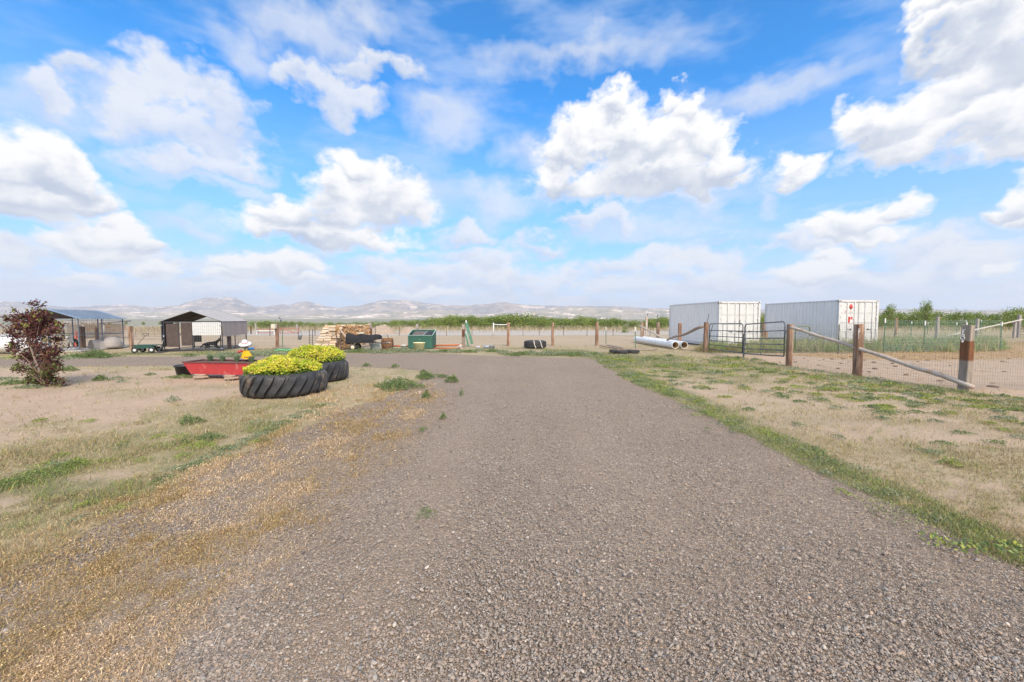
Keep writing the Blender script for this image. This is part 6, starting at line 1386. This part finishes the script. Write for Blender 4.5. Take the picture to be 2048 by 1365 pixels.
cloth(k2, [(-W2 + .20, -.035, .22), (-W2 * .72, -.035, .20), (-W2 * .72, -.035, 1.36), (-W2 + .20, -.035, 1.36)], TARP, 'door_cloth'); cloth(k2, [(-W2 * .68, -.035, .25), (-W2 * .50, -.035, .27), (-W2 * .50, -.035, 1.42), (-W2 * .68, -.035, 1.42)], TARP, 'wall_cloth')
b = MB()
for p_, q_ in (((-W2 + .12, -.06, .08), (-W2 + .12, -.06, 1.41)), ((-W2 * .71, -.06, .08), (-W2 * .71, -.06, 1.41)), ((-W2 + .12, -.06, 1.41), (-W2 * .71, -.06, 1.41)), ((-W2 + .12, -.06, .10), (-W2 * .71, -.06, .10))): b.bar(p_, q_, .03, .03)
dr = b.build('door', KBLK, k2); b = MB(); b.box((-W2 + .12, -.09, .75), (.05, .03, .10)); b.build('latch', GALV, dr)
cloth(k2, [(-W2 * .49, -.035, .78), (-.03, -.035, .78), (-.03, -.035, 1.42), (-W2 * .49, -.035, 1.42)], WHC, 'white_cloth')
b = MB()
for i in range(8): z = .84 + i * .075; b.bar((-W2 * .48, -.046, z), (-.04, -.046, z), .006, .006)
for i in range(16): x = -W2 * .48 + i * .082; b.bar((x, -.046, .80), (x + .03, -.046, 1.41), .006, .006)
b.build('lattice_wire', LINK, k2)
b = MB(); b.add([(.035, .05, .70), (.035, L2 + .1, .74), (.035, L2 + .1, 1.44), (.035, .05, 1.46), (.027, .05, .70), (.027, L2 + .1, .74), (.027, L2 + .1, 1.44), (.027, .05, 1.46)], [(0, 1, 2, 3), (7, 6, 5, 4)]); b.build('side_cloth', GRC, k2)
cloth(k2, [(-W2 + .02, L2, .3), (-W2 * .86, L2, .3), (-W2 * .86, L2, 1.45), (-W2 + .02, L2, 1.45)], TARP, 'back_cloth'); b = MB(); b.add([(-W2 - .01, 0, .2), (-W2 - .01, L2 * .35, .2), (-W2 - .01, L2 * .35, 1.46), (-W2 - .01, 0, 1.46)], [(0, 1, 2, 3)]); b.build('left_cloth', TARP, k2)
for a_, b_ in (((-W2 * .5, 0, 0), (0, 0, 0)), ((0, 0, 0), (0, L2, 0)), ((-W2 * .5, L2, 0), (0, L2, 0))): link_panel(k2, a_, b_, .06, .78, LINK, .10)
b = MB(); b.box((-W2 / 2, -.05, .03), (W2 + .1, .14, .07)); b.build('sill_beam', KBLK, k2)
for cz in (.10, 1.28):
    for cx in (-W2, -.02): b = MB(); b.box((cx, -.04, cz), (.10, .06, .035)); b.build('clamp', GALV, k2)
# igloo doghouse in the left kennel
IG = mat('tan plastic shell', (.40, .36, .32), (.34, .30, .27), .6, 5)
g = Vector((-21.35, 21.6, 0)); g = D(212, 700, 21.4); t = empty('dome_doghouse', (g.x, 21.6, .04), 0, 'tan igloo shaped doghouse inside the left kennel', 'doghouse')
b = MB(); b.lathe([(.55, 0), (.55, .12), (.51, .30), (.40, .48), (.25, .57), (.0, .60)], n=32, cap1=False); b.build('dome', IG, t)
b = MB(); n = 12; vs = []
for x in (-.80, -.30):
    for k in range(n + 1): a = math.pi * k / n; vs.append((x, .30 * math.cos(a) - .12, .46 * math.sin(a) ** .8))
b.add(vs, [(k, k + 1, n + 2 + k, n + 1 + k) for k in range(n)], True); tn = b.build('tunnel', IG, t); tn.rotation_euler = (0, 0, 1.2)
b = MB(); b.add([vs[k] for k in range(n + 1)], [tuple(range(n + 1))]); o = b.build('opening_shade', GASKET_SHADE, t); o.rotation_euler = (0, 0, 1.2)  # flat dark sheet across the tunnel mouth, coloured in place of inner shade

# ---------------------------------------------------------------- dogs
def skin_body(name, pts, edges, rad, m, parent, sub=2):
    me = bpy.data.meshes.new(name); me.from_pydata(pts, edges, []); me.update(); o = bpy.data.objects.new(name, me); col.objects.link(o); o.parent = parent
    md = o.modifiers.new('skin', 'SKIN'); 
    if not me.skin_vertices: me.skin_vertices.new()
    for i, r_ in enumerate(rad): me.skin_vertices[0].data[i].radius = (r_, r_) if not isinstance(r_, tuple) else r_
    me.skin_vertices[0].data[0].use_root = True; md.use_smooth_shade = True
    s_ = o.modifiers.new('sub', 'SUBSURF'); s_.levels = sub; s_.render_levels = sub
    me.materials.append(m); return o
def dogmat(name, f):
    m, N, b = new_mat(name); tcn = N.new('ShaderNodeTexCoord'); sp = N.new('ShaderNodeSeparateXYZ'); N.l.new(tcn.outputs['Object'], sp.inputs[0]); nz = N.noise(tcn.outputs['Object'], 9, 3, .6)
    N.l.new(N.mix(f(N, sp, nz), (.018, .017, .018), (.62, .60, .56)), b.inputs['Base Color']); b.inputs['Roughness'].default_value = .9
    bn = N.new('ShaderNodeBump'); bn.inputs['Distance'].default_value = .01; N.l.new(N.noise(N.vm('MULTIPLY', tcn.outputs['Object'], (1, 3, 3)), 40, 3, .6), bn.inputs['Height']); N.l.new(bn.outputs[0], b.inputs['Normal']); return m
def dog(loc, rz, label, m, crouch=0.0):
    t = empty('dog', loc, rz, label, 'dog', 'black and white dogs'); h = .50 * (1 - crouch)            # +x is forward
    pts = [(-.28, 0, h), (-.05, 0, h - .01), (.16, 0, h - .02), (.28, 0, h + .08), (.36, 0, h + .17), (.44, 0, h + .16), (.53, 0, h + .11), (.57, 0, h + .10)]; rad = [.085, .09, .115, .075, .065, .062, .032, .022]
    edges = [(0, 1), (1, 2), (2, 3), (3, 4), (4, 5), (5, 6), (6, 7)]
    for s_ in (-.08, .08):
        b0 = len(pts); fx = .16
        if crouch > .3: pts += [(.18, s_, h - .06), (.24, s_, .10), (.36, s_, .035), (.42, s_, .03)]
        else: pts += [(.17, s_, h - .10), (.15, s_, h * .5), (.16, s_, .05), (.20, s_, .022)]
        rad += [.05, .032, .023, .025]; edges += [(2, b0), (b0, b0 + 1), (b0 + 1, b0 + 2), (b0 + 2, b0 + 3)]
        b0 = len(pts)
        if crouch > .3: pts += [(-.26, s_ * 1.3, h - .06), (-.14, s_ * 1.5, .09), (-.28, s_ * 1.4, .05), (-.18, s_ * 1.4, .028)]
        else: pts += [(-.26, s_, h - .12), (-.20, s_, h * .58), (-.34, s_, h * .34), (-.32, s_, .05), (-.27, s_, .022)]
        rr = [.065, .042, .026, .022, .025]; k_ = 4 if crouch > .3 else 5; rad += rr[:k_]; edges += [(0, b0)] + [(b0 + i, b0 + i + 1) for i in range(k_ - 1)]
    b0 = len(pts); pts += [(-.38, 0, h - .04), (-.48, 0, h - .16), (-.56, 0, h - .24)]; rad += [.035, .038, .018]; edges += [(0, b0), (b0, b0 + 1), (b0 + 1, b0 + 2)]
    skin_body('body', pts, edges, rad, m, t)
    EM = bpy.data.materials.get('dog ear') or mat('dog ear', (.018, .017, .018))
    for s_ in (-.042, .042):
        b = MB(); b.add([(.38, s_ - .02, h + .215), (.38, s_ + .02, h + .215), (.43, s_, h + .215), (.375, s_ * 1.25, h + .30)], [(0, 1, 3), (1, 2, 3), (2, 0, 3), (0, 2, 1)]); b.build('ear', EM, t)
    b = MB(); b.lathe([(0, -.013), (.013, 0), (0, .013)], n=10, c=(.585, 0, h + .105), cap0=False, cap1=False)
    b.build('nose', EM, t)
    for s_ in (-.035, .035): b = MB(); b.lathe([(0, -.008), (.008, 0), (0, .008)], n=8, c=(.49, s_, h + .165), cap0=False, cap1=False); b.build('eye', EM, t); return t
M1 = dogmat('black and white coat', lambda N, sp, nz: N.math('MAXIMUM', N.maprange(N.math('ADD', sp.outputs[0], N.math('MULTIPLY', nz, .06)), .21, .25), N.maprange(N.math('ADD', sp.outputs[2], N.math('MULTIPLY', nz, .06)), .19, .14)))
M2 = dogmat('mostly black coat', lambda N, sp, nz: N.maprange(sp.outputs[0], .47, .50))
g = G(140, 702.5); dog((g.x - .12, g.y + .25, .045), R(-62), 'black and white dog standing in the left kennel, facing the camera', M1)
g = G(405, 700.5); dog((g.x - .05, g.y + .7, .02), R(8), 'mostly black dog crouching in the right kennel behind the wire', M2, .42)
# red plastic scoop by the left kennel post
b = MB(); p0 = D(151.5, 684, 22.9); p1 = D(153.5, 664, 23.0); b.bar(p0, p1, .12, .05); b.box(p0 + Vector((-.02, 0, -.12)), (.16, .10, .3)); tag(b.build('plastic_scoop', mat('orange red plastic', (.72, .13, .06), (.62, .12, .06), .5)), 'orange red plastic scoop hanging inside the left kennel', 'scoop')

# ---------------------------------------------------------------- wagon, rake, posts, shed, corral panels
t = empty('garden_wagon', (G(290, 706).x, 18.9, 0), R(14), 'green flatbed garden wagon with folded sides and a loop handle', 'wagon'); GRN_ = mat('dark green deck', (.018, .07, .05), (.025, .09, .065), .6, 8)
b = MB(); b.box((0, 0, .36), (.80, .5, .03)); b.build('deck', GRN_, t)
b = MB(); b.bar((-.40, -.27, .37), (-.62, -.34, .30), .46, .02, (0, 0, 1)); b.build('side_flap', GRN_, t); b = MB(); b.bar((.38, -.1, .37), (.66, -.1, .37), .5, .02); b.build('side_flap', GRN_, t); b = MB(); b.box((.05, -.28, .29), (.8, .02, .14)); b.build('side_flap', GRN_, t)
b = MB(); b.bar((-.42, 0, .30), (.42, 0, .30), .06, .05); b.bar((-.32, -.27, .14), (-.32, .27, .14), .03, .03); b.bar((.34, -.27, .14), (.34, .27, .14), .03, .03); b.bar((-.32, 0, .14), (-.32, 0, .3), .05, .05); b.bar((.34, 0, .14), (.34, 0, .3), .05, .05); b.build('chassis', DARKSTEEL, t)
for x in (-.32, .34):
    for y in (-.29, .29):
        w = empty('wheel', (x, y, .135), 0); w.parent = t; M = Matrix.Rotation(math.pi / 2, 4, 'X'); b = MB(); b.lathe([(.07, -.035), (.12, -.04), (.135, -.02), (.135, .02), (.12, .04), (.07, .035)], n=24, M=M, cap0=False, cap1=False); b.build('tyre', RUB, w); b = MB(); b.lathe([(0, -.03), (.072, -.03), (.072, .03), (0, .03)], n=20, M=M, cap0=False, cap1=False); b.build('rim', WHITEP, w)
b = MB(); b.tube([(-.40, 0, .28), (-.30, .05, .5), (-.10, .1, .78)], .012, 6); b.tube([(-.10, .1, .78), (-.18, .1, .86), (-.16, .1, .90), (.04, .1, .90), (.05, .1, .86), (-.08, .1, .78)], .012, 6); b.build('handle', DARKSTEEL, t)
b = MB(); p0 = G(318, 707) + Vector((0, 0, .05)); p1 = D(328, 677, 19.9); b.tube([p0, p1], .014, 6); t = tag(b.build('garden_rake', mat('pale handle wood', (.66, .60, .50))), 'pale handled rake leaning on the right kennel corner', 'rake'); b = MB(); b.bar(p0 + Vector((-.18, -.02, -.02)), p0 + Vector((.16, .02, -.02)), .05, .03); b.build('rake_head', DARKSTEEL, t); b = MB(); b.bar(p0, p0.lerp(p1, .25), .04, .03); b.build('socket', DARKSTEEL, t)
for i, (px, top, base, w, lab, m_) in enumerate([(263.5, 653, 696.5, 10.5, 'thick dark timber post between the two kennels', WOOD), (459, 673, 697, 9, 'short dark timber post under the side cloth of the right kennel', CREO), (164, 653, 698, 8, 'pale brown timber post behind the left kennel', WOOD), (170, 654, 698, 5, 'dark timber post close right of the pale one behind the left kennel', CREO), (194, 655, 692, 6, 'timber post behind the doghouse in the left kennel', CREO), (512, 647, 669, 4, 'slim grey post behind the scarecrow, right of the kennel', WOODG), (502, 653, 668, 3.4, 'short slim post right of the kennel side cloth', CREO), (596.5, 649, 668, 4.5, 'leaning grey post beside the red gate', WOODG), (546, 650, 660, 4, 'dark post stub behind the cream topped post', CREO), (653.5, 649, 668, 6, 'brown post behind the top of the woodpile', WOOD)]):
    g, h = hpost(px, top, base); o = tie_verts(w / FPX * g.y / (1 + .9 * abs(g.x / g.y)), w / FPX * g.y / (1 + .9 * abs(g.x / g.y)), h, 90 + i, (-.12, 0) if i == 7 else (0, 0)).build('timber_post', m_); o.location = g; tag(o, lab, 'post')
# low shed with thatched log roof
t = empty('animal_shed', (G(125, 676).x - .5, 33.0, 0), R(-2), 'low grey plank shed with a rough pole roof behind the left kennel', 'shed'); Wd = 5.4
b = MB(); r_ = random.Random(2)
for i in range(34): x = i / 33 * Wd; z = 1.34 + r_.uniform(-.02, .03); b.tube([(x, -.5 + r_.uniform(-.1, .1), z - .06), (x, 1.8, z + .05)], .06, 6)
b.build('roof', WOODG, t); b = MB(); b.bar((0, -.35, 1.2), (Wd, -.35, 1.2), .12, .12); b.build('roof_beam', WOODG, t)
b = MB()
for i in range(9): b.box((Wd / 2, 1.5, .1 + i * .125), (Wd, .03, .112))
b.build('plank_wall', WOODP, t)
for i in range(4): b = MB(); b.tube([(.1 + i * (Wd - .2) / 3, -.35, 0), (.1 + i * (Wd - .2) / 3, -.35, 1.15)], .07, 8); b.build('post', WOODG, t)
PANM = mat('brown panel steel', (.22, .17, .14), (.32, .26, .22), .7, 8)
def corral_run(px0, px1, top, base, label, m_, nbar=6, z1=None):
    a_, h = hpost(px0, top, base); b_, h2 = hpost(px1, top, base); t = empty('corral_fence', a_, 0, label, 'fence'); d = b_ - a_; k = max(1, int(d.length / 2.4))
    for i in range(k + 1): b = MB(); p = d * (i / k); b.bar(p, p + Vector((0, 0, h)), .08, .06); b.build('post', m_, t)
    b = MB()
    for j in range(nbar): z = .2 + (h - .25) * j / (nbar - 1); b.bar(Vector((0, 0, z)), d + Vector((0, 0, z)), .045, .045)
    for i in range(int(d.length / .5)): p = d * (i * .5 / d.length); b.bar(p + Vector((0, 0, .2)), p + Vector((0, 0, h - .05)), .02, .02)
    b.build('rails', m_, t)
corral_run(246, 329, 655, 679, 'brown tubular corral panels between the two kennels', PANM); 
t = empty('plank_fence', G(-60, 678), 0, 'tan vertical board fence behind the white gas tank', 'fence'); b = MB()
for i in range(46): x = i * .13 - 4; h = 1.05 + .35 * ((i * 7) % 5) / 5 * .3; b.box((x, 0, h / 2), (.11, .03, h))
b.build('boards', mat('tan fence boards', (.50, .38, .27), (.38, .29, .22), .9, 4, stretch=(4, 4, .4)), t); b = MB(); b.bar((-4, -.03, .9), (2.2, -.03, .9), .03, .1); b.build('rail', WOODG, t)
# red gate and white rails far behind
RG = mat('rusty red gate', (.42, .13, .10), (.36, .17, .13), .7, 9)
t = empty('red_gate', (0, 0, 0), 0, 'faded red field gate far behind the yellow shrubs', 'gate'); b = MB(); Yg = 42
for p_, q_ in (((560, 657), (597, 657)), ((560, 666.5), (597, 666.5)), ((560, 657), (560, 668)), ((597, 657), (597, 668)), ((562, 658), (590, 666)), ((516, 659), (546, 659)), ((516, 659), (516, 667)), ((516, 666), (546, 666))): b.bar(D(*p_, Yg), D(*q_, Yg), .08, .07)
b.build('bars', RG, t)
t = empty('white_rail', (0, 0, 0), 0, 'thin white rail on posts far behind the cream topped post', 'rail'); b = MB(); Yg = 40; b.bar(D(514, 661.5, Yg), D(549, 661.5, Yg), .07, .06); b.bar(D(514, 661.5, Yg), D(514, 670, Yg), .07, .06); b.bar(D(549, 661.5, Yg), D(549, 670, Yg), .07, .06); b.build('rail', WHITEP, t)
# yard light far behind
t = empty('yard_lamp', (0, 0, 0), 0, 'tiny curved lamp pole far behind the cream topped post', 'lamp post'); b = MB(); Yg = 70; b.tube([D(562, 660, Yg), D(562, 643, Yg), D(561, 638, Yg), D(558, 636, Yg)], .10, 6); b.build('pole', DARKSTEEL, t); b = MB(); b.box(D(560.5, 639, Yg), (.35, .3, .25)); b.build('lamp_head', GALV, t)
# manure and clods scattered over the corral
b = MB(); r_ = random.Random(12)
CL_ = mat('dark clod', (.16, .10, .07), (.24, .16, .11), .95, 12)
cl = None
for i in range(70):
    px = r_.uniform(1500, 2300); py = r_.uniform(712, 730 + max(0, px - 1600) * .12); g = G(px, py)
    if masks(np.array([g.x]), np.array([g.y]))['corral'][0] < .7: continue
    s_ = r_.uniform(.02, .06)
    if cl is None: q = MB(); q.lathe([(1, 0), (.8, .5), (.3, .75), (0, .8)], n=8, cap1=False); cl = q.build('dirt_clod', CL_); o = cl
    else: o = cl.copy(); col.objects.link(o)
    o.location = (g.x, g.y, -.01); o.scale = (s_ * r_.uniform(1, 2), s_ * r_.uniform(.8, 1.3), s_ * .8); o.rotation_euler = (0, 0, r_.uniform(0, 6)); tag(o, 'small dark clod lying on the bare corral soil', 'clod', 'clods on the corral soil')
